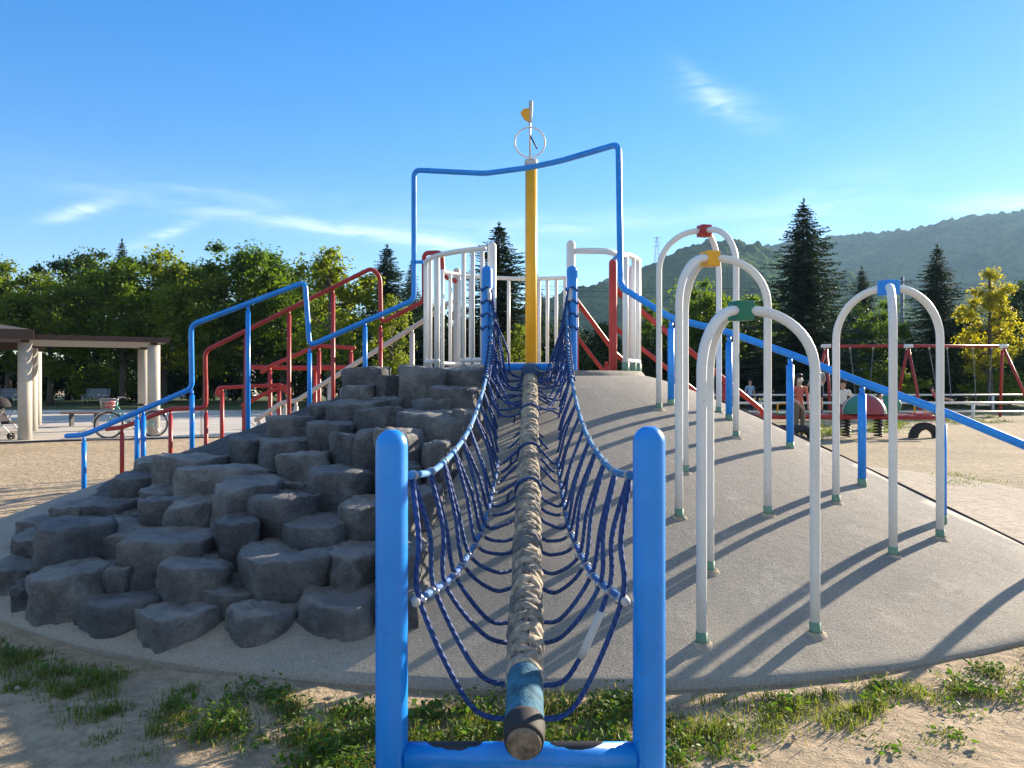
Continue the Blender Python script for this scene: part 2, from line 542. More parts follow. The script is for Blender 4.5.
class MB:
    def __init__(s):
        s.v, s.f, s.uv, s.mi, s.sm = [], [], [], [], []

    def face(s, idx, uv=None, mi=0, sm=True):
        s.f.append(tuple(idx))
        s.uv.append(uv or [(0, 0)] * len(idx))
        s.mi.append(mi)
        s.sm.append(sm)

    def tube(s, path, r, seg=10, cap='flat', closed=False, mi=0):
        path = [Vector(p) for p in path]
        n = len(path)
        rr = r if isinstance(r, (list, tuple)) else [r] * n
        tang = []
        for i in range(n):
            if closed:
                t = path[(i + 1) % n] - path[i - 1]
            else:
                t = path[min(i + 1, n - 1)] - path[max(i - 1, 0)]
            tang.append(t.normalized() if t.length > 1e-9 else Vector((0, 0, 1)))
        t0 = tang[0]
        ref = Vector((0, 0, 1)) if abs(t0.z) < .9 else Vector((1, 0, 0))
        u = t0.cross(ref).normalized()
        rings, frames, L, Ls = [], [], 0.0, []
        for i in range(n):
            if i:
                L += (path[i] - path[i - 1]).length
                ax = tang[i - 1].cross(tang[i])
                if ax.length > 1e-8:
                    u = Matrix.Rotation(tang[i - 1].angle(tang[i]), 3, ax.normalized()) @ u
            u = (u - tang[i] * u.dot(tang[i])).normalized()
            w = tang[i].cross(u)
            Ls.append(L)
            base = len(s.v)
            for k in range(seg):
                a = 2 * PI * k / seg
                s.v.append(path[i] + (u * math.cos(a) + w * math.sin(a)) * rr[i])
            rings.append(base)
            frames.append((u.copy(), w.copy(), tang[i].copy()))
        rng_ = range(n if closed else n - 1)
        for i in rng_:
            j = (i + 1) % n
            for k in range(seg):
                k2 = (k + 1) % seg
                l0, l1 = Ls[i], Ls[j] if j else L + (path[0] - path[-1]).length
                s.face((rings[i] + k, rings[i] + k2, rings[j] + k2, rings[j] + k),
                       [(k / seg, l0), ((k + 1) / seg, l0), ((k + 1) / seg, l1), (k / seg, l1)], mi)
        if not closed:
            for end, sgn in ((0, -1), (n - 1, 1)):
                ring = [rings[end] + k for k in range(seg)]
                if cap == 'dome':
                    u, w, t = frames[end]
                    prev = ring
                    for st in (1, 2, 3):
                        b = PI / 2 * st / 4
                        base = len(s.v)
                        for k in range(seg):
                            a = 2 * PI * k / seg
                            s.v.append(path[end] + (u * math.cos(a) + w * math.sin(a)) * rr[end] * math.cos(b) + t * sgn * rr[end] * math.sin(b))
                        cur = [base + k for k in range(seg)]
                        for k in range(seg):
                            k2 = (k + 1) % seg
                            q = (prev[k], prev[k2], cur[k2], cur[k])
                            s.face(q if sgn > 0 else q[::-1], None, mi)
                        prev = cur
                    ring = prev
                s.face(ring if sgn > 0 else ring[::-1], None, mi, cap == 'dome')

    def box(s, c, size, rot=0.0, mi=0, axes=None):
        c = Vector(c)
        if axes is None:
            ca, sa = math.cos(rot), math.sin(rot)
            axes = (Vector((ca, sa, 0)), Vector((-sa, ca, 0)), Vector((0, 0, 1)))
        b = len(s.v)
        for dz in (-.5, .5):
            for dx, dy in ((-.5, -.5), (.5, -.5), (.5, .5), (-.5, .5)):
                s.v.append(c + axes[0] * dx * size[0] + axes[1] * dy * size[1] + axes[2] * dz * size[2])
        for f in ((3, 2, 1, 0), (4, 5, 6, 7), (0, 1, 5, 4), (1, 2, 6, 5), (2, 3, 7, 6), (3, 0, 4, 7)):
            s.face([b + i for i in f], None, mi, False)

    def lathe(s, prof, c, seg=24, mi=0, a0=0, a1=2 * PI):
        c = Vector(c)
        b = len(s.v)
        n = len(prof)
        full = abs(a1 - a0 - 2 * PI) < 1e-6
        m = seg if full else seg + 1
        for k in range(m):
            a = a0 + (a1 - a0) * k / seg
            for r, z in prof:
                s.v.append(c + Vector((r * math.cos(a), r * math.sin(a), z)))
        for k in range(seg):
            k2 = (k + 1) % m
            for i in range(n - 1):
                s.face((b + k * n + i, b + k2 * n + i, b + k2 * n + i + 1, b + k * n + i + 1), None, mi)

    def poly(s, pts, mi=0):
        b = len(s.v)
        s.v += [Vector(p) for p in pts]
        s.face(range(b, b + len(pts)), None, mi, False)

    def build(s, name, mat, parent=None, origin=None, bevel=0):
        if origin is None:
            origin = parent.location.copy() if (parent is not None and parent.type == 'EMPTY' and parent.parent is None and parent.rotation_euler.z == 0 and not parent.get('_local')) else Vector((0, 0, 0))
            if parent is not None and parent.get('_o') is not None:
                origin = Vector(parent['_o'])
        me = bpy.data.meshes.new(name)
        me.from_pydata([tuple(Vector(v) - origin) for v in s.v], [], s.f)
        for m in (mat if isinstance(mat, (list, tuple)) else [mat]):
            me.materials.append(m)
        me.polygons.foreach_set('material_index', s.mi)
        me.polygons.foreach_set('use_smooth', s.sm)
        uvl = me.uv_layers.new(name='UVMap')
        flat = [c for f in s.uv for p in f for c in p]
        uvl.data.foreach_set('uv', flat)
        me.validate()
        me.update()
        o = bpy.data.objects.new(name, me)
        COL.objects.link(o)
        if parent is not None:
            o.parent = parent
        else:
            o.location = origin
        if bevel:
            md = o.modifiers.new('bevel', 'BEVEL')
            md.width = bevel
            md.segments = 2
            md.limit_method = 'ANGLE'
        return o


def tag(o, label, cat, group=None):
    o['label'] = label
    o['category'] = cat
    if group:
        o['group'] = group
    return o


def thing(name, label, cat, loc=(0, 0, 0), rz=0.0, group=None, local=False):
    """an Empty at the thing's base; local=True: parts are modelled in its own coordinates"""
    o = bpy.data.objects.new(name, None)
    COL.objects.link(o)
    o.location = loc
    o.rotation_euler = (0, 0, rz)
    o.empty_display_size = .2
    TH[o.name] = (Vector((0, 0, 0)) if local else Vector(loc))
    return tag(o, label, cat, group)


TH = {}


def part(mb, name, mat, par, label=None, bevel=0):
    """a mesh part or sub-part; every part keeps its thing's coordinates"""
    top = par
    while top.parent:
        top = top.parent
    o = mb.build(name, mat, par, TH.get(top.name, Vector((0, 0, 0))), bevel)
    if label:
        o['label'] = label
    return o


def tubepart(name, mat, par, path, r, seg=10, cap='flat', label=None):
    mb = MB()
    mb.tube(path, r, seg, cap)
    return part(mb, name, mat, par, label)


def struct(o, kind='structure'):
    o['kind'] = kind
    return o


def copy_tree(o, parent=None):
    c = o.copy()
    COL.objects.link(c)
    c.parent = parent
    for ch in o.children:
        copy_tree(ch, c)
    return c


def np_mesh(name, verts, faces, mats, mi=None, smooth=False):
    me = bpy.data.meshes.new(name)
    nv, nf, k = len(verts), len(faces), faces.shape[1]
    me.vertices.add(nv)
    me.vertices.foreach_set('co', verts.astype(np.float32).ravel())
    me.loops.add(nf * k)
    me.loops.foreach_set('vertex_index', faces.astype(np.int32).ravel())
    me.polygons.add(nf)
    me.polygons.foreach_set('loop_start', np.arange(0, nf * k, k, dtype=np.int32))
    for m in mats:
        me.materials.append(m)
    if mi is not None:
        me.polygons.foreach_set('material_index', mi.astype(np.int32))
    if smooth:
        me.polygons.foreach_set('use_smooth', np.ones(nf, dtype=bool))
    me.update(calc_edges=True)
    me.validate()
    return me


# ------------------------------------------------------------------ ground, plaza, hills
def ground_sheet(name, pts, z, mat):
    mb = MB()
    mb.poly([(x, y, z) for x, y in pts])
    return struct(mb.build(name, mat))


def build_ground():
    xs = np.concatenate([np.linspace(-6000, -60, 12), np.linspace(-40, -8, 18), np.linspace(-7, 7, 120), np.linspace(8, 40, 18), np.linspace(60, 6000, 12)])
    ys = np.concatenate([np.linspace(-3000, -20, 8), np.linspace(-10, 1, 10), np.linspace(1.2, 12, 100), np.linspace(13, 60, 24), np.linspace(90, 9000, 14)])
    X, Y = np.meshgrid(xs, ys)
    Z = np.zeros_like(X)
    for i in range(X.shape[0]):
        for j in range(X.shape[1]):
            x, y = X[i, j], Y[i, j]
            if abs(x) < 8 and 0 < y < 13:
                Z[i, j] = .018 * noise.noise((x * 1.3, y * 1.3, 0)) + .008 * noise.noise((x * 5, y * 5, 2)) - .015
    V = np.stack([X, Y, Z], -1).reshape(-1, 3)
    ny, nx = X.shape
    i = np.arange(ny - 1)[:, None] * nx + np.arange(nx - 1)[None, :]
    Fa = np.stack([i, i + 1, i + nx + 1, i + nx], -1).reshape(-1, 4)
    o = bpy.data.objects.new('ground', np_mesh('ground', V, Fa, [M['sand']], smooth=True))
    COL.objects.link(o)
    struct(o)
    ground_sheet('plaza', [(-40, 11), (-15.5, 16.9), (-8.5, 19.8), (-2, 21.6), (4, 22.6), (3, 36), (-20, 38), (-45, 38)], .03, M['tiles'])
    ground_sheet('lawn', [(-70, 38.2), (-20, 38.2), (3.2, 36.2), (5, 42), (2, 75), (-70, 75)], .022, M['lawn'])
    ground_sheet('far_lawn', [(4.6, 40.5), (60, 38), (80, 75), (2.5, 75)], .018, M['lawn'])
    ground_sheet('dirt_field', [(5.2, 12), (9, 9), (60, 6), (60, 40), (4.3, 40), (3.6, 22), (3.8, 15)], .006, M['dirt'])
    mb = MB()
    n = 40
    ring = [R(-48 + 132 * k / n) for k in range(n + 1)]
    for k in range(n):
        a, b = ring[k], ring[k + 1]
        ra = 6.75 + .25 * math.sin(a * 3)
        rb = 6.75 + .25 * math.sin(b * 3)
        if k == 0:
            ra = 5.9
        mb.poly([(CX + 1.0 * math.cos(a), CY + 1.0 * math.sin(a), .012), (CX + ra * math.cos(a), CY + ra * math.sin(a), .012),
                 (CX + rb * math.cos(b), CY + rb * math.sin(b), .012), (CX + 1.0 * math.cos(b), CY + 1.0 * math.sin(b), .012)])
    struct(mb.build('path', M['pad']))


def build_hills():
    def ridge(name, prof, Y0, Y1, Y2, mat, amp, seed):
        """forested ridge: prof gives the crest line as photo points at distance Y1; the slope climbs from Y0, falls again to Y2"""
        px = np.array([p[0] for p in prof], float)
        py = np.array([p[1] for p in prof], float)
        nx, ny = 420, 90
        xs = np.linspace(px[0], px[-1], nx)
        V = np.zeros((ny, nx, 3))
        for i in range(ny):
            t = i / (ny - 1) * 1.25
            for j in range(nx):
                u = (xs[j] - 512) / F
                hc = max(0.0, (HZ - np.interp(xs[j], px, py)) / F * Y1 + EYE)
                if t <= 1:
                    Y = Y0 + (Y1 - Y0) * t
                    s = t ** 1.15 * (.93 + .07 * t)
                else:
                    Y = Y1 + (Y2 - Y1) * (t - 1) / .25
                    s = 1 - ((t - 1) / .25) ** 1.5
                X = u * (Y * .55 + Y1 * .45)
                gully = noise.noise((X * .0042 + seed, Y * .0018, seed)) * .6 + noise.noise((X * .012, Y * .004, seed + 3)) * .5
                z = hc * s * (1 + .62 * gully * (1 - abs(2 * min(t, 1) - 1)) * 1.3)
                if s > .02:
                    z += amp * (noise.noise((X * .11, Y * .11, seed)) + .7 * noise.noise((X * .25, Y * .25, seed + 5)) - .4)
                V[i, j] = (X, Y, z - 2)
        i = np.arange(ny - 1)[:, None] * nx + np.arange(nx - 1)[None, :]
        Fa = np.stack([i, i + 1, i + nx + 1, i + nx], -1).reshape(-1, 4)
        o = bpy.data.objects.new(name, np_mesh(name, V.reshape(-1, 3), Fa, [mat], smooth=True))
        COL.objects.link(o)
        struct(o)
    ridge('hills', [(380, 378), (470, 330), (530, 300), (575, 284), (600, 279), (630, 268), (655, 259), (678, 246), (705, 238), (738, 235), (765, 242),
                    (800, 258), (850, 270), (900, 288), (980, 300), (1080, 318), (1250, 345), (1500, 376)], 420, 820, 1150, M['hill_near'], 5.0, 1.7)
    ridge('far_hills', [(480, 378), (560, 300), (620, 270), (700, 252), (755, 244), (790, 238), (830, 233), (870, 230), (915, 226), (950, 217), (985, 211),
                        (1024, 208), (1070, 200), (1150, 196), (1300, 230), (1500, 330), (1700, 376)], 800, 1500, 2000, M['hill_far'], 7.5, 8.3)


def build_haze():
    mb = MB()
    mb.box((0, 950, 174.5), (5000, 2300, 351))
    t = NT('haze_air')
    t.t.nodes.remove(t.b)
    v = t.n('ShaderNodeVolumePrincipled')
    v.inputs['Color'].default_value = (.40, .66, 1.0, 1)
    v.inputs['Density'].default_value = .00014
    v.inputs['Anisotropy'].default_value = .2
    t.l(v.outputs[0], t.out.inputs['Volume'])
    o = mb.build('haze', t.m)
    o['kind'] = 'stuff'


# ------------------------------------------------------------------ the play mound
CUT_P = Vector((2.08, 9.0, 0))
CUT_D = Vector((1.85, -3.1, 0)).normalized()


def build_mound():
    th = thing('play_mound', 'broad grey concrete play mound with a round platform on top', 'mound', (CX, CY, 0))
    bm = bmesh.new()
    nr, na = 60, 120
    rows = []
    for i in range(nr + 1):
        r = .35 + (RB - .35) * i / nr
        row = []
        for k in range(na):
            a = 2 * PI * k / na
            x, y = CX + r * math.cos(a), CY + r * math.sin(a)
            rr = r + (.05 * noise.noise((a * 3, 0, 0)) if i == nr else 0)
            x, y = CX + rr * math.cos(a), CY + rr * math.sin(a)
            z = mound_z(CX + r * math.cos(a) * .9999, CY + r * math.sin(a) * .9999) if i < nr else .003
            z += .012 * noise.noise((x * 1.1, y * 1.1, 4))
            row.append(bm.verts.new((x, y, z)))
        rows.append(row)
    low = [bm.verts.new((v.co.x, v.co.y, -.12)) for v in rows[-1]]
    rows.append(low)
    for i in range(len(rows) - 1):
        for k in range(na):
            k2 = (k + 1) % na
            bm.faces.new((rows[i][k], rows[i][k2], rows[i + 1][k2], rows[i + 1][k])[::-1])
    bm.faces.new(low[::-1])
    bm.faces.new(rows[0])
    n = Vector((-CUT_D.y, CUT_D.x, 0))
    if n.x < 0:
        n = -n
    for co, no in ((CUT_P, n), (Vector((0, 9.98, 0)), Vector((0, 1, 0)))):
        bmesh.ops.bisect_plane(bm, geom=bm.verts[:] + bm.edges[:] + bm.faces[:], plane_co=co, plane_no=no, clear_outer=True)
        bmesh.ops.holes_fill(bm, edges=[e for e in bm.edges if e.is_boundary], sides=0)
    bmesh.ops.recalc_face_normals(bm, faces=bm.faces)
    me = bpy.data.meshes.new('slope')
    for v in bm.verts:
        v.co -= th.location
    bm.to_mesh(me)
    bm.free()
    me.materials.append(M['concrete'])
    for p in me.polygons:
        p.use_smooth = abs(p.normal.z) > .3
    o = bpy.data.objects.new('slope', me)
    COL.objects.link(o)
    o.parent = th
    mb = MB()
    mb.lathe([(RP, 0), (RP, HP - .03), (RP - .03, HP + .004), (0.001, HP + .004)], (CX, CY, 0), 48)
    part(mb, 'platform', M['concrete'], th)
    mb = MB()
    na_, nr_ = 60, 40
    for i in range(na_ + 1):
        a = R(-98.5 - 77 * i / na_)
        for q in range(nr_ + 1):
            lim = 5.2 - .42 * i / na_ + .12 * noise.noise((i * .5, 3, 1))
            r = RP - .03 + (lim - RP + .03) * q / nr_
            x, y = CX + r * math.cos(a), CY + r * math.sin(a)
            edge = min(1, (nr_ - q) / 3) * min(1, i / 2) * min(1, (na_ - i) / 2)
            mb.v.append(Vector((x, y, mound_z(x, y) - .02 + .035 * edge * (1 + .9 * noise.noise((x * 5, y * 5, 2))))))
    for i in range(na_):
        for q in range(nr_):
            c0 = i * (nr_ + 1) + q
            mb.face((c0, c0 + 1, c0 + nr_ + 2, c0 + nr_ + 1))
    part(mb, 'mortar_bed', M['mortar'], th)
    pts = []
    for k in range(40):
        p = CUT_P + CUT_D * (.15 + 4.55 * k / 39)
        pts.append((p.x + .012, p.y + .01, mound_z(p.x, p.y) + .002))
    tubepart('edge_strip', M['rubber'], th, pts, .011, 8)
    return th


# ------------------------------------------------------------------ boulders
def rock_mesh(w, d, h, seed):
    bm = bmesh.new()
    bmesh.ops.create_icosphere(bm, subdivisions=4, radius=1)
    rs = random.Random(seed)
    e = rs.uniform(4.5, 8)
    tx, ty = rs.uniform(-.09, .09), rs.uniform(-.10, .04)
    S = seed * 3.17
    cuts = []
    for _ in range(7):
        a = rs.uniform(0, 2 * PI)
        cuts.append((Vector((math.cos(a), math.sin(a), rs.uniform(-.16, .08))).normalized(), rs.uniform(.86, 1.04)))
    for _ in range(2):
        a = rs.uniform(0, 2 * PI)
        cuts.append((Vector((math.cos(a), math.sin(a), rs.uniform(.9, 1.6))).normalized(), rs.uniform(1.02, 1.16)))
    for v in bm.verts:
        n = v.co.normalized()
        s = (abs(n.x) ** e + abs(n.y) ** e + abs(n.z) ** e) ** (-1 / e)
        c = n * s
        a = math.atan2(c.y, c.x)
        k = 1 + .20 * noise.noise((math.cos(a) * 1.3, math.sin(a) * 1.3, S))
        c.x *= k
        c.y *= k
        for cn, cd in cuts:
            over = c.dot(cn) - cd
            if over > 0:
                c -= cn * over * .85
        zt = c.z * 1.42
        if zt > .68:
            zt = .68 + .32 * math.tanh((zt - .68) / .32)
        zt = max(zt, -1)
        co = Vector((c.x * w / 2, c.y * d / 2, (zt * .5 + .5) * h))
        if c.z > 0:
            co.z += (tx * co.x + ty * co.y) * c.z
        q = co * 4.2 + Vector((S, S * .7, 0))
        amp = .024 * noise.noise(co * 3 + Vector((S, 0, 0))) + .016 * noise.noise(q * 1.3) + .018 * noise.noise(q * 3.1) + .012 * noise.noise(q * 7) + .006 * noise.noise(q * 13)
        rid = noise.noise(Vector((co.x * 5, co.y * 5, co.z * 2.2)) + Vector((0, S, 0)))
        amp -= .11 * max(0, .16 - abs(rid))
        co += n * amp
        v.co = co
    me = bpy.data.meshes.new('boulder')
    bm.to_mesh(me)
    bm.free()
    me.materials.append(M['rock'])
    me.polygons.foreach_set('use_smooth', [True] * len(me.polygons))
    return me


ORD = ['first', 'second', 'third', 'fourth', 'fifth', 'sixth', 'seventh', 'eighth', 'ninth', 'tenth', 'eleventh', 'twelfth', 'thirteenth', 'fourteenth', 'fifteenth', 'sixteenth', 'seventeenth', 'eighteenth', 'nineteenth', 'twentieth', 'twenty first', 'twenty second']


ROCK_ROWS = [   # measured outlines (left, top, right, bottom) of the boulders, bottom course first
    [(58, 592, 94, 620), (81, 588, 169, 632), (142, 603, 233, 650), (232, 594, 301, 651), (300, 584, 379, 648), (381, 580, 428, 640)],
    [(16, 572, 44, 593), (39, 555, 109, 606), (105, 553, 142, 588), (160, 549, 233, 600), (200, 570, 263, 606), (243, 535, 339, 592), (331, 540, 379, 585), (378, 534, 432, 585)],
    [(0, 553, 42, 578), (41, 513, 110, 572), (94, 518, 156, 551), (127, 524, 219, 576), (216, 511, 262, 559), (288, 510, 362, 551), (341, 496, 380, 536), (378, 492, 424, 535)],
    [(17, 524, 56, 553), (29, 511, 63, 527), (106, 506, 144, 520), (144, 492, 190, 528), (177, 492, 227, 526), (220, 475, 279, 520), (190, 507, 223, 524), (255, 487, 325, 531),
     (275, 474, 317, 490), (312, 465, 377, 506), (377, 459, 420, 502), (405, 482, 446, 520)],
    [(60, 496, 101, 519), (95, 492, 145, 513), (117, 471, 165, 496), (146, 482, 188, 505), (188, 461, 280, 494), (279, 450, 333, 477), (332, 432, 378, 466), (378, 428, 424, 470), (424, 440, 452, 482)],
    [(139, 454, 175, 473), (163, 451, 229, 482), (229, 434, 269, 462), (263, 436, 315, 462), (315, 420, 355, 449), (356, 427, 411, 465), (402, 409, 480, 440)],
    [(269, 414, 315, 440), (301, 424, 318, 437), (362, 407, 411, 433), (387, 428, 421, 440), (370, 398, 412, 410), (414, 398, 458, 414), (452, 410, 484, 436)],
    [(312, 402, 334, 421), (331, 399, 399, 421), (390, 416, 417, 430), (432, 386, 485, 411), (378, 397, 412, 408)],
    [(343, 385, 378, 402), (348, 369, 391, 388), (378, 375, 402, 398), (400, 368, 443, 404), (439, 367, 484, 388)],
]
ROW_NAME = ['bottom row', 'second row', 'third row', 'fourth row', 'fifth row', 'sixth row', 'seventh row', 'eighth row', 'top row']


def build_rocks():
    rs = random.Random(21)
    seed = 1
    for k, row in enumerate(ROCK_ROWS):
        row = sorted(row, key=lambda q: q[0] + q[2])
        for i, (x0, y0, x1, y1) in enumerate(row):
            xc = (x0 + x1) / 2
            Y = 3.0
            lift = .05 if k == 0 else .10
            while Y < 12:
                p = P(xc, y1, Y)
                if p.z <= mound_z(p.x, p.y) + (lift if k else .0):
                    break
                Y += .01
            w = (x1 - x0) / F * Y * 1.12
            d = max(.50, min(.95, .70 * w + .36)) * rs.uniform(.95, 1.1)
            inward = Vector((CX - p.x, CY - p.y, 0)).normalized()
            ax = (inward * .22 + Vector((p.x, p.y, 0)).normalized() * .78).normalized()
            c = p + Vector((p.x, p.y, 0)).normalized() * (d * .5 + .03)
            top = EYE + (HZ - y0) / F * (Y + d * (.88 if k else .78))
            top = max(top, mound_z(c.x, c.y) + .05)
            if k == len(ROCK_ROWS) - 1:
                top = min(top, 1.68)
            base = min(p.z, mound_z(c.x, c.y)) - (.22 if k == 0 else .30)
            o = bpy.data.objects.new('boulder', rock_mesh(w, d, top - base, seed))
            seed += 1
            COL.objects.link(o)
            o.location = (c.x, c.y, base)
            o.rotation_euler = (rs.uniform(-.03, .03), rs.uniform(-.03, .03), math.atan2(ax.y, ax.x) - PI / 2 + rs.uniform(-.10, .10))
            asp = (x1 - x0) / (y1 - y0)
            look = 'tall upright' if asp < 1.15 else 'long flat' if asp > 2.0 else 'rounded' if seed % 3 == 0 else 'blocky'
            pos = 'leftmost' if i == 0 else 'rightmost' if i == len(row) - 1 else ORD[i] + ' from the left'
            tag(o, f'{look} dark boulder in the {ROW_NAME[k]} of the rock climb, {pos}', 'boulder', 'boulders of the rock climb')


# ------------------------------------------------------------------ rope bridge
def build_bridge():
    th = thing('net_bridge', 'blue rope net bridge over a rope wrapped log between four blue posts', 'rope bridge', (.03, 2.75, 0))
    B = M['blue']
    NL, NR = Vector((-.430, 2.75, 0)), Vector((.49, 2.75, 0))
    FL, FR = Vector((-.27, 8.32, 0)), Vector((.65, 8.32, 0))
    for p, zt, zb in ((NL, 1.268, -.1), (NR, 1.28, -.1)):
        tubepart('post', B, th, [(p.x, p.y, zb), (p.x, p.y, .3), (p.x, p.y, .8), (p.x, p.y, zt)], .0575, 28, 'dome')
    for p in (FL, FR):
        tubepart('post', B, th, [(p.x, p.y, 1.4), (p.x, p.y, 2.0), (p.x, p.y, 2.68)], .0575, 20, 'dome')
    bar = MB()
    bar.tube([NL + Vector((.05, 0, .155)), (.03, 2.75, .155), NR + Vector((-.05, 0, .155))], .048, 24)
    bo = part(bar, 'crossbar', B, th)
    for x0, x1 in ((-.31, -.10), (.13, .33)):
        mb = MB()
        n = 14
        for i in range(n):
            for s in (0, 1):
                x = x0 + (x1 - x0) * i / (n - 1)
                wdt = .75 * math.sin(PI * (i + .35) / (n - .3)) ** .5 + .10 * noise.noise((x * 40, s, 0))
                for q in range(5):
                    pass
        # worn patch: a thin curved shell of bare metal on top of the bar
        m, ns = 16, 8
        grid = []
        for i in range(m + 1):
            x = x0 + (x1 - x0) * i / m
            half = .95 * math.sqrt(max(.0, 1 - (2 * i / m - 1) ** 2)) * (1 + .25 * noise.noise((x * 30, 3, 0)))
            row = []
            for j in range(ns + 1):
                an = PI / 2 + half * (2 * j / ns - 1) + .25
                mb.v.append(Vector((x, 2.75 - .0492 * math.cos(an), .155 + .0492 * math.sin(an))))
                row.append(len(mb.v) - 1)
            grid.append(row)
        for i in range(m):
            for j in range(ns):
                mb.face((grid[i][j], grid[i + 1][j], grid[i + 1][j + 1], grid[i][j + 1]))
        part(mb, 'worn_patch', M['black'], bo)
    tubepart('crossbar', B, th, [FL + Vector((.05, 0, 1.63)), FR + Vector((-.05, 0, 1.63))], .05, 16)
    # log
    A, Z = Vector((.040, 2.58, .272)), Vector((.20, 8.36, 1.60))
    ax = (Z - A).normalized()
    log = MB()
    log.tube([A + ax * .0, A + ax * .01, A + (Z - A) * .5, Z], [.056, .060, .060, .060], 20)
    lg = part(log, 'log', M['log_wood'], th)
    up = Vector((1, 0, 0)).cross(ax).normalized()
    if up.z < 0:
        up = -up
    side = ax.cross(up).normalized()
    Lg = (Z - A).length
    rs = random.Random(5)

    def helix(s0, s1, pitch, rad, r, hand, ph):
        mb = MB()
        n = int((s1 - s0) / pitch * 14)
        pts, rr = [], []
        for i in range(n + 1):
            s = s0 + (s1 - s0) * i / n
            a = hand * 2 * PI * (s - s0) / pitch + ph
            wob = .006 * noise.noise((s * 9, ph, 0))
            slack = .012 * noise.noise((s * 5 + ph * 3, 2, 0))
            pts.append(A + ax * (s + slack) + (side * math.cos(a) + up * math.sin(a)) * (rad + wob))
            rr.append(r * (1 + .25 * noise.noise((s * 14, ph, 7))))
        mb.tube(pts, rr, 7)
        return mb
    W = MB()
    for hand, ph, pitch, rad in ((1, 0, .17, .053), (1, 3.14, .17, .053), (-1, .6, .21, .057), (-1, 3.7, .21, .057)):
        h = helix(.36, Lg - .25, pitch, rad, .0215, hand, ph)
        b = len(W.v)
        W.v += h.v
        for f, u in zip(h.f, h.uv):
            W.face([i + b for i in f], u)
    part(W, 'rope_wrapping', M['wrap'], lg)
    mb = MB()
    mb.tube([A + ax * .33, A + (Z - A) * .5, Z - ax * .2], .0600, 14)
    part(mb, 'wrapped_core', M['black_cloth'], lg)
    sl = MB()
    n = 14
    sl.tube([A + ax * (.10 + .28 * i / n) for i in range(n + 1)], [.069 + .004 * noise.noise((i * .9, 1, 0)) for i in range(n + 1)], 22)
    slm = plain('faded_blue_sleeve', (.03, .13, .20), .85, .8, 14, .6, 45)
    part(sl, 'blue_sleeve', slm, lg)
    bn = MB()
    bn.tube([A + ax * .015, A + ax * .03, A + ax * .10, A + ax * .115], [.066, .069, .074, .071], 20)
    part(bn, 'rubber_collar', M['rubber'], lg)
    cap = MB()
    cap.tube([A + ax * (Lg - .35), A + ax * (Lg - .3), A + ax * (Lg - .06), A + ax * (Lg + .02)], [.085, .10, .105, .08], 18, 'dome')
    part(cap, 'rubber_collar', plain('dark_blue_rubber', (.015, .04, .09), .6), lg)
    # ribbons of torn blue rope tied round the log
    for s in (2.36, 3.1, 4.2):
        mb = MB()
        c = A + ax * s
        pts = [c + (side * math.cos(t) + up * math.sin(t)) * .082 + ax * .02 * math.sin(t * 2) for t in np.linspace(0, 2 * PI * .97, 24)]
        mb.tube(pts, .011, 6)
        mb.tube([c + side * -.1, c + side * -.13 + up * -.03, c + side * -.135 + up * -.09], .008, 6)
        part(mb, 'tied_rope', M['rope'], lg)
    # hand ropes (upper) and lower ropes
    ty = [2.75, 3.46, 4.63, 5.35, 6.35, 7.07, 7.98, 8.30]
    tz = [1.155, 1.10, 1.135, 1.21, 1.385, 1.555, 1.915, 2.36]

    def cubic(yq, xs, zs):
        i = max(0, min(len(xs) - 2, int(np.searchsorted(xs, yq)) - 1))
        x0, x1 = xs[i], xs[i + 1]
        m = []
        for j in range(len(xs)):
            if j == 0:
                m.append((zs[1] - zs[0]) / (xs[1] - xs[0]))
            elif j == len(xs) - 1:
                m.append((zs[-1] - zs[-2]) / (xs[-1] - xs[-2]))
            else:
                m.append((zs[j + 1] - zs[j - 1]) / (xs[j + 1] - xs[j - 1]))
        t = (yq - x0) / (x1 - x0)
        h = x1 - x0
        return ((2 * t ** 3 - 3 * t * t + 1) * zs[i] + (t ** 3 - 2 * t * t + t) * h * m[i] + (-2 * t ** 3 + 3 * t * t) * zs[i + 1] + (t ** 3 - t * t) * h * m[i + 1])
    ly = [2.75, 3.6, 4.6, 5.8, 7.0, 8.30]
    lz = [.70, .60, .62, .80, 1.10, 1.78]
    lo = [.385, .315, .255, .235, .25, .37]

    def axis_x(y):
        return .03 + .16 * (y - 2.75) / 5.57

    def U(y, sgn):
        off = .40 - .02 * math.sin(PI * (y - 2.75) / 5.57)
        return Vector((axis_x(y) + sgn * off, y, cubic(y, ty, tz)))

    def Lw(y, sgn):
        return Vector((axis_x(y) + sgn * np.interp(y, ly, lo), y, cubic(y, ly, lz)))

    def logpt(y):
        s = (y - A.y) / ax.y
        return A + ax * s
    clip = plain('zinc_clip', (.42, .42, .43), .35, .1, 8, 0, 40, .85)
    hand_ropes = []
    for sgn in (-1, 1):
        hand_ropes.append(tubepart('hand_rope', M['rope_pale'], th, [U(y, sgn) for y in np.linspace(2.79, 8.29, 60)], .0145, 10))
    low_ropes = []
    for sgn in (-1, 1):
        low_ropes.append(tubepart('lower_rope', M['rope_mid'], th, [Lw(y, sgn) for y in np.linspace(2.79, 8.29, 60)], .0135, 10))
    for sgn, rp in ((-1, low_ropes[0]), (1, low_ropes[1])):
        mb = MB()
        p = Lw(2.80, sgn)
        mb.tube([p + Vector((0, -.01, 0)), p + Vector((0, .03, 0)), p + Vector((-sgn * .004, .07, -.01))], .018, 12, 'dome')
        part(mb, 'end_ferrule', M['grey_white'], rp)
    st = []
    y = 2.84
    while y < 8.1:
        st.append(y)
        y += .46
    rs = random.Random(11)
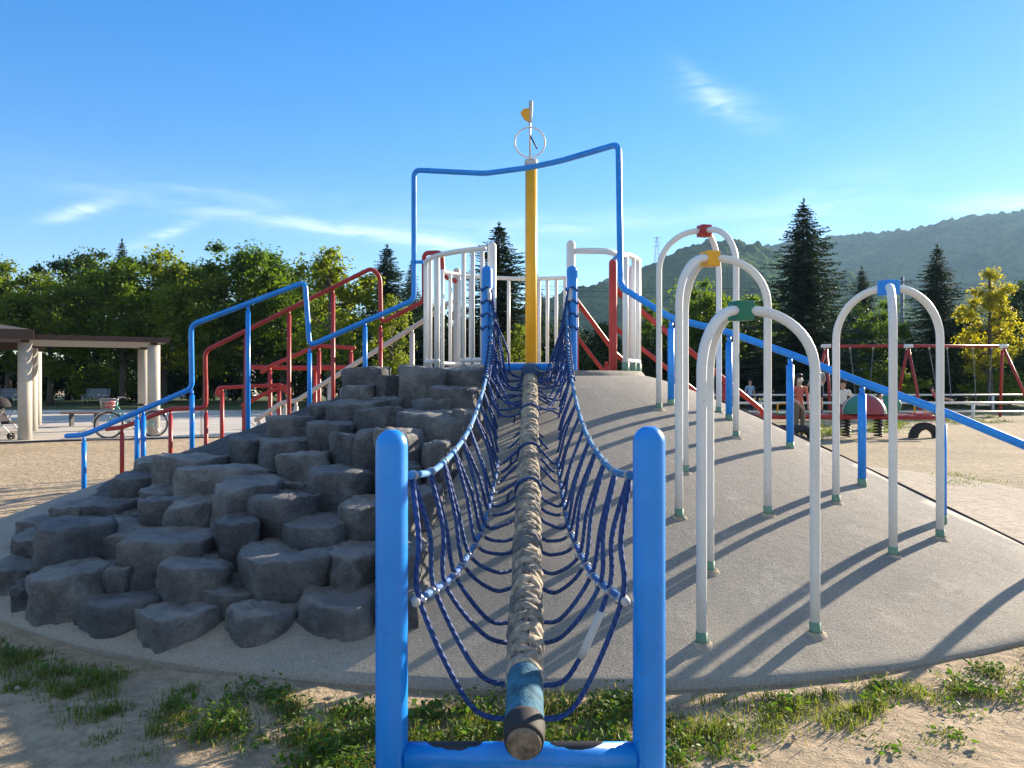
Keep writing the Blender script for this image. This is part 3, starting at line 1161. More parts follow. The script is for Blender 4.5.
    for i, y in enumerate(st):
        for v in range(2):
            yl = y + (-.02 if v == 0 else .21) + rs.uniform(-.03, .03)
            yb = yl + rs.uniform(.04, .16)
            if max(yl, yb) > 8.2:
                yl, yb = min(yl, 8.15), min(yb, 8.2)
            lb = logpt(yb)
            sag = .03 + .05 * (1 - min(1, (y - 2.75) / 3)) + rs.uniform(0, .03)
            path = []
            for sgn in (-1, 1):
                u0, l0 = U(y, sgn), Lw(yl, sgn)
                u0 = u0 + Vector((0, .016 * (v * 2 - 1), -.012))
                l0 = l0 + Vector((-sgn * .012, .012 * (v * 2 - 1), 0))
                mid = (u0 + l0) / 2 + Vector((sgn * (-.01 + rs.uniform(-.012, .012)), rs.uniform(-.015, .015), 0))
                under = lb + Vector((sgn * .05, 0, -.10 - sag * .4))
                q = l0 + (lb - l0) * .46
                q.z = l0.z + (under.z - l0.z) * (.70 + rs.uniform(-.06, .06)) - sag * .5
                path.append([u0, mid, l0, q, under])
            pts = path[0] + [lb + Vector((0, 0, -.115 - sag * .4))] + path[1][::-1]
            nr = tubepart('net_rope', M['rope'], th, spline(pts, 8), .0102, 8)
            if i == 0 and v == 1:
                sp_ = spline(pts, 8)
                tubepart('splice_sleeve', M['grey_white'], nr, sp_[58:63], .0165, 10)
        for sgn, rp in ((-1, hand_ropes[0]), (1, hand_ropes[1])):
            mb = MB()
            p, q = U(y - .012, sgn), U(y + .012, sgn)
            mb.tube([p, q], .0205, 10)
            mb.tube([p + Vector((0, .012, -.015)), p + Vector((0, .012, -.045))], .011, 8)
            part(mb, 'rope_clip', clip, rp)
        for sgn, rp in ((-1, low_ropes[0]), (1, low_ropes[1])):
            for dy in (-.02, .21):
                mb = MB()
                p, q = Lw(y + dy - .012, sgn), Lw(y + dy + .012, sgn)
                mb.tube([p, q], .021, 10)
                mb.tube([p + Vector((-sgn * .012, .012, .0)), p + Vector((-sgn * .034, .012, -.004))], .012, 8)
                part(mb, 'rope_clip', clip, rp)
    # tangle of spare rope hanging at the far posts
    for sgn, p in ((-1, FL), (1, FR)):
        mb = MB()
        for j in range(9):
            z0 = 2.46 - .03 * j
            x0 = p.x - sgn * (.05 + .004 * j)
            y1 = 8.22 - rs.uniform(0, .7)
            e = Vector((axis_x(y1) + sgn * rs.uniform(.16, .34), y1, np.interp(y1, ty, tz) - rs.uniform(.3, .75)))
            s = Vector((x0, 8.27, z0))
            m1 = s * .6 + e * .4 + Vector((rs.uniform(-.05, .05), rs.uniform(-.05, .05), rs.uniform(-.22, -.05)))
            mb.tube(spline([s, m1, e], 8), .009, 6)
        for j in range(15):
            y0 = 8.2 - .085 * j
            y1 = y0 - rs.uniform(-.1, .45)
            s0 = U(min(y0, 8.26), sgn)
            lb = logpt(y1) + Vector((sgn * .08, 0, .02))
            m1 = s0 * .62 + lb * .38 + Vector((sgn * rs.uniform(-.06, .07), rs.uniform(-.08, .08), -rs.uniform(.05, .22)))
            m2 = s0 * .25 + lb * .75 + Vector((sgn * rs.uniform(0, .06), 0, -rs.uniform(.06, .16)))
            mb.tube(spline([s0, m1, m2, lb], 6), .0095, 6)
        coil = []
        for q in range(130):
            t = q / 129
            c0 = U(6.9 + 1.37 * t, sgn)
            coil.append(c0 + Vector((math.cos(q * .8) * .030, 0, math.sin(q * .8) * .030 - .012)))
        mb.tube(coil, .0085, 6)
        for j in range(4):
            a0 = Vector((p.x - sgn * .03, 8.25, 2.48 - .14 * j))
            mb.tube([a0 + Vector((.066 * math.cos(t) + sgn * .03, .066 * math.sin(t) + .07, .02 * math.sin(3 * t))) for t in np.linspace(0, 2 * PI, 20)], .009, 6)
        part(mb, 'rope_bundle', M['rope'], th)
        mb = MB()
        mb.tube([(p.x - sgn * .02, 8.25, 2.47), (p.x - sgn * .03, 8.23, 2.36)], .02, 8, 'dome')
        part(mb, 'shackle', clip, th)


# ------------------------------------------------------------------ handrails
def post(th, x, y, zt, zb, mat, r=.036, name='post', sleeve=False):
    o = tubepart(name, mat, th, [(x, y, zb), (x, y, zb + (zt - zb) * .5), (x, y, zt - .06)], r * 1.12, 12)
    mb = MB()
    mb.tube([(x, y, zt - .065), (x, y, zt)], r * .7, 10)
    part(mb, 'neck', mat, o)
    if sleeve:
        mb = MB()
        mb.tube([(x, y, zb + .0), (x, y, zb + .085)], r * 1.12 + .003, 12)
        part(mb, 'foot_sleeve', M['sleeve'], o)
    return o


def build_blue_rail():
    th = thing('blue_handrail', 'long bent blue handrail rising from the sand and arching over the platform', 'handrail', (-5.5, 9.8, 0))
    Y = 9.8
    L = [P(67, 436, Y), P(84, 435, Y), P(192, 388.5, Y), P(191, 325, Y), P(305, 282, Y), P(309.5, 346, Y), P(414, 300, 9.7), P(414, 170, 9.7),
         P(485, 173.5, 9.5), P(530, 167.5, 9.2), P(562, 160.5, 8.9), P(618.5, 144, 8.2), P(620.5, 287, 8.05)]
    posts_r = [(671, 405), (729, 420), (790, 448), (862, 485), (942, 522)]
    pr = [on_mound(*q) for q in posts_r]
    d = (pr[-1] - pr[0])
    rail = [q + Vector((0, 0, .86)) for q in pr]
    L += [Vector((rail[0].x, rail[0].y, rail[0].z))] + rail[1:]
    L += [Vector((4.0, 5.64, .92)), Vector((4.01, 5.64, -.05))]
    tubepart('rail', M['blue'], th, fillet(L, .09, 5), .033, 14, 'dome')
    for x, zt in ((84, P(84, 435, Y).z), (137, P(137, 412, Y).z), (192, P(192, 388, Y).z), (248, P(248, 304, Y).z), (309.5, P(309, 346, Y).z), (365, P(365, 320, Y).z)):
        X = (x - 512) / F * Y
        post(th, X, Y, zt - .03, max(0, mound_z(X, Y)) - .1, M['blue'], .027)
    X = (143 - 512) / F * 9.85
    post(th, X, 9.86, P(143, 409, 9.8).z - .03, -.05, M['blue'], .027)
    for q in pr:
        post(th, q.x, q.y, q.z + .82, q.z - .03, M['blue'], .030, sleeve=True)
    tubepart('bracket', M['blue'], th, [P(414, 262, 9.7), P(424, 262, 9.6)], .022, 8)
    tubepart('bracket', M['blue'], th, [P(620, 254, 8.1), Vector((P(620, 254, 8.1).x - .02, 8.4, P(620, 254, 8.1).z))], .022, 8)


def build_red_left():
    th = thing('red_handrail', 'tall zigzag red handrail behind the blue rail at the left stairs', 'handrail', (-5.6, 11, 0))
    Y = 11.0
    pts = [P(107, 429, Y), P(122, 427.5, Y), P(170, 409, Y), P(206, 408, Y), P(205, 351, Y), P(372, 268, Y), P(380, 277, Y), P(381, 323, Y),
           P(424, 301, Y), P(424, 253, 10.6), P(442, 252.5, 10.4), P(443, 276, 10.4), P(455, 281, 10.4)]
    tubepart('rail', M['red'], th, fillet(pts, .09, 5), .032, 12, 'dome')
    for x, y in ((122, 427), (170.5, 409), (206, 408), (246, 331), (289, 309), (333, 288), (380.5, 323)):
        p = P(x, y, Y)
        post(th, p.x, p.y, p.z - .03, -.05, M['red'], .027)
    th2 = thing('red_handrail', 'lower stepped red handrail with flat landings behind the tall red rail', 'handrail', (-4.5, 13, 0))
    Y = 13.0
    tubepart('rail', M['red'], th2, fillet([P(217, 394, Y), P(218.5, 387.5, Y), P(282, 385, Y), P(287, 393, Y)], .07, 4), .034, 10, 'dome')
    tubepart('rail', M['red'], th2, fillet([P(243, 405, Y), P(270, 391, Y), P(287, 386, Y)], .07, 4), .034, 10, 'dome')
    tubepart('rail', M['red'], th2, fillet([P(262, 372, Y), P(270, 366, Y), P(318, 345.5, Y), P(354, 348, Y)], .07, 4), .034, 10, 'dome')
    tubepart('rail', M['red'], th2, [P(253, 367, Y + .3), P(300, 368, Y + .3), P(348, 367.5, Y + .3)], .042, 10, 'dome')
    for x, y, dy in ((222, 387, 0), (244, 405, 0), (270, 366, 0), (279, 385, 0), (315, 367, .3), (319, 346, 0), (351, 348, 0)):
        p = P(x, y, Y + dy)
        post(th2, p.x, p.y, p.z - .03, -.05, M['red'], .031)


def build_white_stair_rail():
    th = thing('stair_handrail', 'plain off white handrail sloping up behind the boulders to the platform', 'handrail', (-3.6, 12, 0))
    Y = 12.0
    pts = [P(256, 420, Y), P(283, 402, Y), P(296, 401, Y), P(420, 323, Y - .5), P(440, 309, Y - .8), P(449, 302.5, Y - 1.0), P(458, 302, Y - 1.2)]
    tubepart('rail', M['grey_white'], th, fillet(pts, .1, 5), .036, 10, 'dome')
    for x, y, dy in ((259, 418, 0), (285, 402, 0), (296, 401, 0), (330, 379, -.1), (412, 328, -.45)):
        p = P(x, y, Y + dy)
        post(th, p.x, p.y, p.z - .02, -.05, M['grey_white'], .034)
    p = P(457, 268, 10.85)
    tubepart('newel_post', M['grey_white'], th, [(p.x, p.y, 1.4), (p.x, p.y, 2.2), (p.x, p.y, p.z - .05)], .052, 14, 'dome')


def build_red_right():
    th = thing('red_stair_rail', 'red double handrail sloping down behind the white arches', 'handrail', (1.3, 10.2, 0))
    p = P(613, 263, 9.75)
    tubepart('newel_post', M['red'], th, [(p.x, p.y, 1.5), (p.x, p.y, 2.2), (p.x, p.y, p.z)], .052, 14, 'dome')
    a, b = P(613, 288, 9.8), P(763, 411, 11.2)
    tubepart('rail', M['red'], th, fillet([a, b, Vector((b.x, b.y, -.05))], .1), .036, 10)
    a2, b2 = P(613, 326, 9.8), P(758, 440, 11.2)
    tubepart('rail', M['red'], th, [a2, b2], .028, 10)
    m = a.lerp(b, .72)
    post(th, m.x, m.y, m.z - .02, -.05, M['red'], .034)
    th2 = thing('red_stair_rail', 'red double handrail starting behind the right far blue post of the net bridge', 'handrail', (.95, 10.9, 0))
    a, b = P(576, 300, 10.9), P(616, 354, 11.4)
    c = a + (b - a) * 3.4
    c = Vector((c.x, c.y, max(c.z, .75)))
    tubepart('rail', M['red'], th2, [a, b, c], .036, 10, 'dome')
    a2 = a + Vector((0, 0, -.5))
    tubepart('rail', M['red'], th2, [a2, b + Vector((0, 0, -.5)), c + Vector((0, 0, -.5))], .028, 10, 'dome')
    m = a.lerp(b, .75)
    post(th2, m.x, m.y, m.z - .3, .0, M['red'], .034)
    post(th2, a.x, a.y, a.z, 1.3, M['red'], .036, sleeve=True)
    post(th2, c.x, c.y, c.z, -.05, M['red'], .036)
    # the concrete steps between the rails
    mb = MB()
    d = Vector((.9, .42, 0)).normalized()
    s = Vector((-d.y, d.x, 0))
    n = 9
    for i in range(n):
        c = Vector((CX, CY, 0)) + d * (RP + .16 + .28 * i) + s * .35
        h = HP - (i + 1) * HP / (n + 1)
        mb.box(c + Vector((0, 0, h / 2)), (.278, 1.3, h), math.atan2(d.y, d.x))
    o = mb.build('concrete_steps', M['concrete'], None, Vector((2.2, 10.6, 0)))
    tag(o, 'grey concrete steps behind the platform between the red rails on the right', 'steps')
    mb = MB()
    for i in range(n):
        x = CX - RP - .14 - .42 * i
        h = HP - (i + 1) * HP / (n + 1)
        mb.box((x, 10.45, h / 2), (.418, .86, h))
    o = mb.build('concrete_steps', M['concrete'], None, Vector((-3, 10.45, 0)))
    tag(o, 'grey concrete steps behind the boulders under the blue and red left handrails', 'steps')


def build_platform_rail():
    th = thing('platform_railing', 'white barred safety railing around the round platform', 'railing', (CX, CY, HP))
    W = M['white']
    rr = RP - .08
    zt = 2.93

    def c(a, z):
        q = 1.31 + .05 * math.cos(R(a))
        return Vector((CX + q * math.cos(R(a)), CY + q * math.sin(R(a)), z))

    def arc(a0, a1, z, r, dz=0):
        n = max(3, int(abs(a1 - a0) / 5))
        return [c(a0 + (a1 - a0) * i / n, z + dz * math.sin(PI * i / n)) for i in range(n + 1)], r

    def panel(a0, a1, step, sleeves=False, ends=(True, True)):
        p, r = arc(a0, a1, zt, .034)
        tubepart('top_rail', W, th, p, r, 10, 'dome')
        p, r = arc(a0, a1, HP + .12, .026)
        tubepart('bottom_rail', W, th, p, r, 8, 'dome')
        n = max(1, round((a1 - a0) / step))
        for i in range(n + 1):
            q = c(a0 + (a1 - a0) * i / n, 0)
            end = i in (0, n)
            mb = MB()
            mb.tube([(q.x, q.y, HP - .02 if end or sleeves else HP + .12), (q.x, q.y, 2.3), (q.x, q.y, zt)], .034 if end else .024, 10)
            o = part(mb, 'post' if end else 'baluster', W, th)
            if sleeves or end:
                mb = MB()
                mb.tube([(q.x, q.y, HP - .03), (q.x, q.y, HP + .10)], .042 if end else .033, 10)
                part(mb, 'foot_sleeve', M['sleeve'], o)
    p, r = arc(189, 247, zt, .029)
    tubepart('top_rail', W, th, p, r, 10, 'dome')
    for a0, a1 in ((189, 214), (234, 247)):
        p, r = arc(a0, a1, HP + .12, .026)
        tubepart('bottom_rail', W, th, p, r, 8, 'dome')
    for a in (190, 203, 213, 235, 240.5, 246):
        q = c(a, 0)
        tubepart('post' if a in (190, 213) else 'baluster', W, th, [(q.x, q.y, HP - .02), (q.x, q.y, 2.3), (q.x, q.y, zt)], .033 if a in (190, 213) else .023, 12)
    panel(-36, 12, 9.6, True)
    p, r = arc(66, 152, zt, .028)
    tubepart('top_rail', W, th, p, r, 10, 'dome')
    p, r = arc(66, 152, HP + .12, .026)
    tubepart('bottom_rail', W, th, p, r, 8, 'dome')
    for a in (66, 71.5, 77, 82, 101, 118, 127, 136, 144, 152):
        q = c(a, 0)
        tubepart('baluster', W, th, [(q.x, q.y, HP - .02), (q.x, q.y, 2.3), (q.x, q.y, zt)], .024, 10)
    for q, zz in ((Vector((-.222, 8.52, 0)), 2.98), (Vector((.652, 8.52, 0)), 3.0)):
        tubepart('end_post', W, th, [(q.x, q.y, HP - .02), (q.x, q.y, 2.3), (q.x, q.y, zz)], .049, 14, 'dome')
    tubepart('entry_bar', W, th, [Vector((.652, 8.52, zt)), c(-52, zt - .005), c(-36, zt - .01)], .034, 10)


def build_mast():
    th = thing('yellow_mast', 'yellow mast on the platform topped by a ring and small yellow flag', 'mast', (.235, 9.45, HP))
    x, y = .235, 9.45
    tubepart('pole', M['yellow'], th, [(x, y, HP - .02), (x, y, 2.8), (x, y, 4.17)], .072, 20)
    mb = MB()
    mb.tube([(x, y, 4.13), (x, y, 4.2)], .082, 20)
    part(mb, 'cap', M['grey_white'], th)
    x2, zc = x - .015, 4.42
    mb = MB()
    mb.tube([(x2 + .185 * math.cos(t), y, zc + .185 * math.sin(t)) for t in np.linspace(0, 2 * PI, 40, endpoint=False)], .011, 8, closed=True)
    part(mb, 'ring', M['white'], th)
    tubepart('spindle', M['steel'], th, [(x2, y, 4.15), (x2, y, 4.62), (x2, y, 4.93)], .012, 8)
    tubepart('pointer', M['black'], th, [(x2 - .005, y, zc + .10), (x2 + .09, y, zc - .08)], .010, 6)
    mb = MB()
    pts = [(0, .055), (-.07, .05), (-.11, 0), (-.07, -.07), (0, -.12)]
    n = len(pts)
    for dy in (-.015, .015):
        for px, pz in pts:
            mb.v.append(Vector((x2 - .006 + px, y + dy, 4.78 + pz)))
    mb.face(range(n), None, 0, False)
    mb.face([n + i for i in range(n)][::-1], None, 0, False)
    for i in range(n):
        j = (i + 1) % n
        mb.face((i, n + i, n + j, j), None, 0, False)
    part(mb, 'flag', M['yellow'], th)
    mb = MB()
    mb.tube([(x2, y, 4.66), (x2 + .012, y, 4.78), (x2 + .015, y, 4.93)], .022, 8)
    part(mb, 'flag_clamp', M['grey_white'], th)


# ------------------------------------------------------------------ arches
def build_arch(label, legs, cube_px, blk, size=.11):
    b = [on_mound(*p) for p in legs]
    if len(b) == 2:
        a0, a1 = b
        m = (a0 + a1) / 2
        d = a1 - a0
        n = Vector((-d.y, d.x, 0)).normalized()
        q = m + n * d.length * .866
        b.append(Vector((q.x, q.y, mound_z(q.x, q.y))))
    c = sum(b, Vector()) / len(b)
    zt = P(cube_px[0], cube_px[1], c.y).z
    th = thing('climbing_arch', label, 'climbing arch', (c.x, c.y, mound_z(c.x, c.y)), 0, 'three legged white arches on the slope')
    r = .0275
    for q in b:
        h = Vector((c.x - q.x, c.y - q.y, 0))
        Rr = h.length - size * .42
        hd = h.normalized()
        path = [(q.x, q.y, q.z - .05), (q.x, q.y, q.z + .4), (q.x, q.y, zt - Rr - .1)]
        for k in range(13):
            t = PI / 2 * k / 12
            path.append(Vector((q.x, q.y, zt - Rr)) + hd * Rr * (1 - math.cos(t)) + Vector((0, 0, Rr * math.sin(t))))
        lo = tubepart('leg', M['white'], th, path, r, 18)
        g = MB()
        rim = []
        for k in range(20):
            t = 2 * PI * k / 20
            rr = .075 + .035 * noise.noise((math.cos(t) * 1.5 + q.x, math.sin(t) * 1.5 + q.y, 3))
            X, Yq = q.x + rr * math.cos(t), q.y + rr * math.sin(t)
            g.v.append(Vector((X, Yq, mound_z(X, Yq) - .008)))
            g.v.append(Vector((q.x + .04 * math.cos(t), q.y + .04 * math.sin(t), q.z + .004)))
        for k in range(20):
            k2 = (k + 1) % 20
            g.face((2 * k, 2 * k2, 2 * k2 + 1, 2 * k + 1))
        part(g, 'grout_collar', M['pad'], lo)
        tubepart('foot_sleeve', M['sleeve'], lo, [(q.x, q.y, q.z - .04), (q.x, q.y, q.z + .055)], r + .003, 18)
    mb = MB()
    mb.box((c.x, c.y, zt), (size, size, size), R(18))
    part(mb, 'joint_block', M[blk], th, None, .008)


def build_arches():
    build_arch('white three legged arch with a green joint block, nearest the camera', [(701.6, 643), (709.5, 570), (815, 633)], (739, 311), 'green')
    build_arch('white three legged arch with a yellow joint block', [(679, 517), (685, 472), (767.6, 513.6)], (711, 259), 'yellow')
    build_arch('white three legged arch with a red joint block, highest up the slope', [(659, 409), (736, 437)], (688, 231), 'red')
    build_arch('white three legged arch with a blue joint block beside the blue handrail', [(893, 555), (940, 537), (836, 502)], (890, 288), 'blue')


# ------------------------------------------------------------------ trees
def leaf_cloud(centres, radii, per, size, rs, flat=.75):
    cs = np.repeat(centres, per, axis=0)
    rr = np.repeat(radii, per)[:, None]
    n = len(cs)
    d = rs.normal(size=(n, 3))
    d /= np.linalg.norm(d, axis=1)[:, None]
    rad = np.minimum(np.abs(rs.normal(0, .66, (n, 1))) + .12, 1.4)
    pos = cs + d * rad * rr * np.array([1, 1, flat])
    nn = rs.normal(size=(n, 3)) + np.array([0, 0, .5]) + d * .6
    nn /= np.linalg.norm(nn, axis=1)[:, None]
    t = np.cross(nn, rs.normal(size=(n, 3)))
    t /= np.linalg.norm(t, axis=1)[:, None]
    b = np.cross(nn, t)
    s = rs.uniform(.6, 1.3, (n, 1)) * size
    V = np.stack([pos - t * s, pos - b * s * .55 + nn * s * .12, pos + t * s, pos + b * s * .55 + nn * s * .12], 1).reshape(-1, 3)
    Fa = np.arange(n * 4).reshape(-1, 4)
    return V, Fa


def limb_mesh(h, trunk_r, limbs):
    mb = MB()
    mb.tube(spline([(0, 0, -.1), (.04 * h * .1, 0, h * .3), (-.03 * h * .1, .02, h * .6), (0, 0, h * .92)], 4),
            list(np.linspace(trunk_r, trunk_r * .18, 13)), 9)
    for s, e, r in limbs:
        s, e = Vector(s), Vector(e)
        m = s.lerp(e, .5) + Vector((0, 0, -.08 * (e - s).length))
        mb.tube(spline([s, m, e], 3), list(np.linspace(r, r * .25, 7)), 6)
    return mb


def broad_proto(h, w, base, seed, leaf, nclump=70, per=130, size=.15):
    """trunk and crown meshes of a broad-leaved tree"""
    rs = np.random.default_rng(seed)
    cz = (h + base) / 2
    hz = (h - base) / 2
    cs, rads = [], []
    while len(cs) < nclump:
        p = rs.uniform(-1, 1, 3)
        q = np.linalg.norm(p)
        if q > 1 or q < .35:
            continue
        sh = 1 + .28 * noise.noise((p[0] * 1.8 + seed, p[1] * 1.8, p[2] * 1.8))
        z = p[2]
        taper = 1 - .35 * max(0, z) ** 1.5 - .12 * max(0, -z)
        cs.append((p[0] * w / 2 * sh * taper, p[1] * w / 2 * sh * taper, cz + z * hz * sh))
        rads.append(rs.uniform(.10, .21) * w * .8)
    cs, rads = np.array(cs), np.array(rads)
    V, Fa = leaf_cloud(cs, rads, per, size, rs)
    crown = np_mesh('crown', V, Fa, [leaf])
    limbs = []
    for i in range(0, nclump, 3):
        e = cs[i]
        z0 = max(base * .8, min(h * .75, e[2] - .25 * w * rs.uniform(.5, 1)))
        limbs.append(((0, 0, z0), tuple(e), .012 * h * rs.uniform(.4, .8)))
    return limb_mesh(h, .022 * h, limbs), crown


def spruce_proto(h, w, seed):
    rs = np.random.default_rng(seed)
    V, mb = [], MB()
    mb.tube([(0, 0, -.1), (0, 0, h * .5), (0, 0, h)], [.018 * h, .011 * h, .01], 8)
    z = .05 * h
    while z < h * .985:
        f = 1 - z / h
        L = w / 2 * f ** .82 * rs.uniform(.78, 1.12) + .10
        nb = int(6 + 6 * f ** .5)
        a0 = rs.uniform(0, 6.28)
        for k in range(nb):
            a = a0 + 2 * PI * k / nb + rs.uniform(-.25, .25)
            l = L * rs.uniform(.62, 1.18) * (1 + .30 * noise.noise((math.cos(a) * 1.2 + seed, math.sin(a) * 1.2, z * .45)))
            dr = np.array([math.cos(a), math.sin(a), 0])
            sd = np.array([-math.sin(a), math.cos(a), 0])
            droop = rs.uniform(.15, .38) * (.4 + f)
            steps = max(4, int(l / .13))
            for i in range(steps):
                t = (i + .6) / steps
                p = dr * l * t + np.array([0, 0, z - droop * l * t + .30 * l * max(0, t - .55) ** 1.4])
                for s in (-1, 1):
                    for q in range(2):
                        sl = (.16 + .30 * (1 - t)) * min(1.0, l * .6 + .25) * rs.uniform(.6, 1.15)
                        dv = dr * rs.uniform(.45, 1.0) + sd * s * rs.uniform(.3, 1.0) + np.array([0, 0, rs.uniform(-.65, .12)])
                        dv /= np.linalg.norm(dv)
                        wv = np.cross(dv, np.array([rs.uniform(-.6, .6), rs.uniform(-.6, .6), 1]))
                        wv *= .05 * rs.uniform(.7, 1.5) / np.linalg.norm(wv)
                        V += [p, p + dv * sl * .55 + wv, p + dv * sl, p + dv * sl * .55 - wv]
        z += rs.uniform(.17, .27) * (.6 + .6 * f)
    for q in range(30):
        p = np.array([0, 0, h * rs.uniform(.95, 1.0)])
        dv = np.array([rs.uniform(-.6, .6), rs.uniform(-.6, .6), 1.2])
        dv /= np.linalg.norm(dv)
        wv = np.cross(dv, rs.normal(size=3))
        wv *= .025 / np.linalg.norm(wv)
        V += [p, p + dv * .12 + wv, p + dv * .25, p + dv * .12 - wv]
    V = np.array(V)
    return mb, np_mesh('crown', V, np.arange(len(V)).reshape(-1, 4), [M['needle']])


PROTO = {}


def make_protos():
    for i in range(3):
        PROTO['mid%d' % i] = broad_proto(10, 6.4, 2.6, 31 + i, M['leaf_mid'], 96, 190, .125)
        PROTO['dark%d' % i] = broad_proto(10, 6.6, 1.6, 51 + i, M['leaf_dark'], 84, 160, .14)
    PROTO['light0'] = broad_proto(9, 4.6, 1.6, 71, M['leaf_light'], 70, 170, .105)
    PROTO['light1'] = broad_proto(9, 6.2, 2.2, 72, M['leaf_light'], 90, 190, .12)
    PROTO['yellow0'] = broad_proto(7, 2.7, 1.2, 81, M['leaf_yellow'], 70, 170, .07)
    PROTO['low0'] = broad_proto(4, 6.0, .2, 91, M['leaf_dark'], 60, 140, .13)
    PROTO['low1'] = broad_proto(2.2, 3.4, .1, 92, M['leaf_light'], 40, 100, .09)
    PROTO['spruce0'] = spruce_proto(12, 9.0, 11)
    PROTO['spruce2'] = spruce_proto(12, 7.6, 14)
    PROTO['spruce1'] = spruce_proto(12, 6.4, 12)
    for k in list(PROTO):
        tm, cm = PROTO[k]
        t0 = tm.build('trunk', M['bark'])
        me = t0.data
        bpy.data.objects.remove(t0)
        PROTO[k] = (me, cm)
    PROTO_H.update({k: (12 if 'spruce' in k else 4 if k == 'low0' else 2.2 if k == 'low1' else 7 if 'yellow' in k else 9 if 'light' in k else 10) for k in PROTO})


PROTO_H = {}


def tree(kind, px, Y, ytop, label, cat='tree', wide=1.0, group=None, name=None):
    h = EYE + (HZ - ytop) / F * Y
    s = h / PROTO_H[kind]
    name = name or ('spruce_tree' if 'spruce' in kind else 'bush' if 'low' in kind else 'deciduous_tree')
    o = thing(name, label, cat, ((px - 512) / F * Y, Y, 0), random.uniform(0, 6.28), group)
    o.scale = (s * wide, s * wide, s)
    for me, nm in zip(PROTO[kind], ('trunk', 'crown')):
        c = bpy.data.objects.new(nm, me)
        COL.objects.link(c)
        c.parent = o


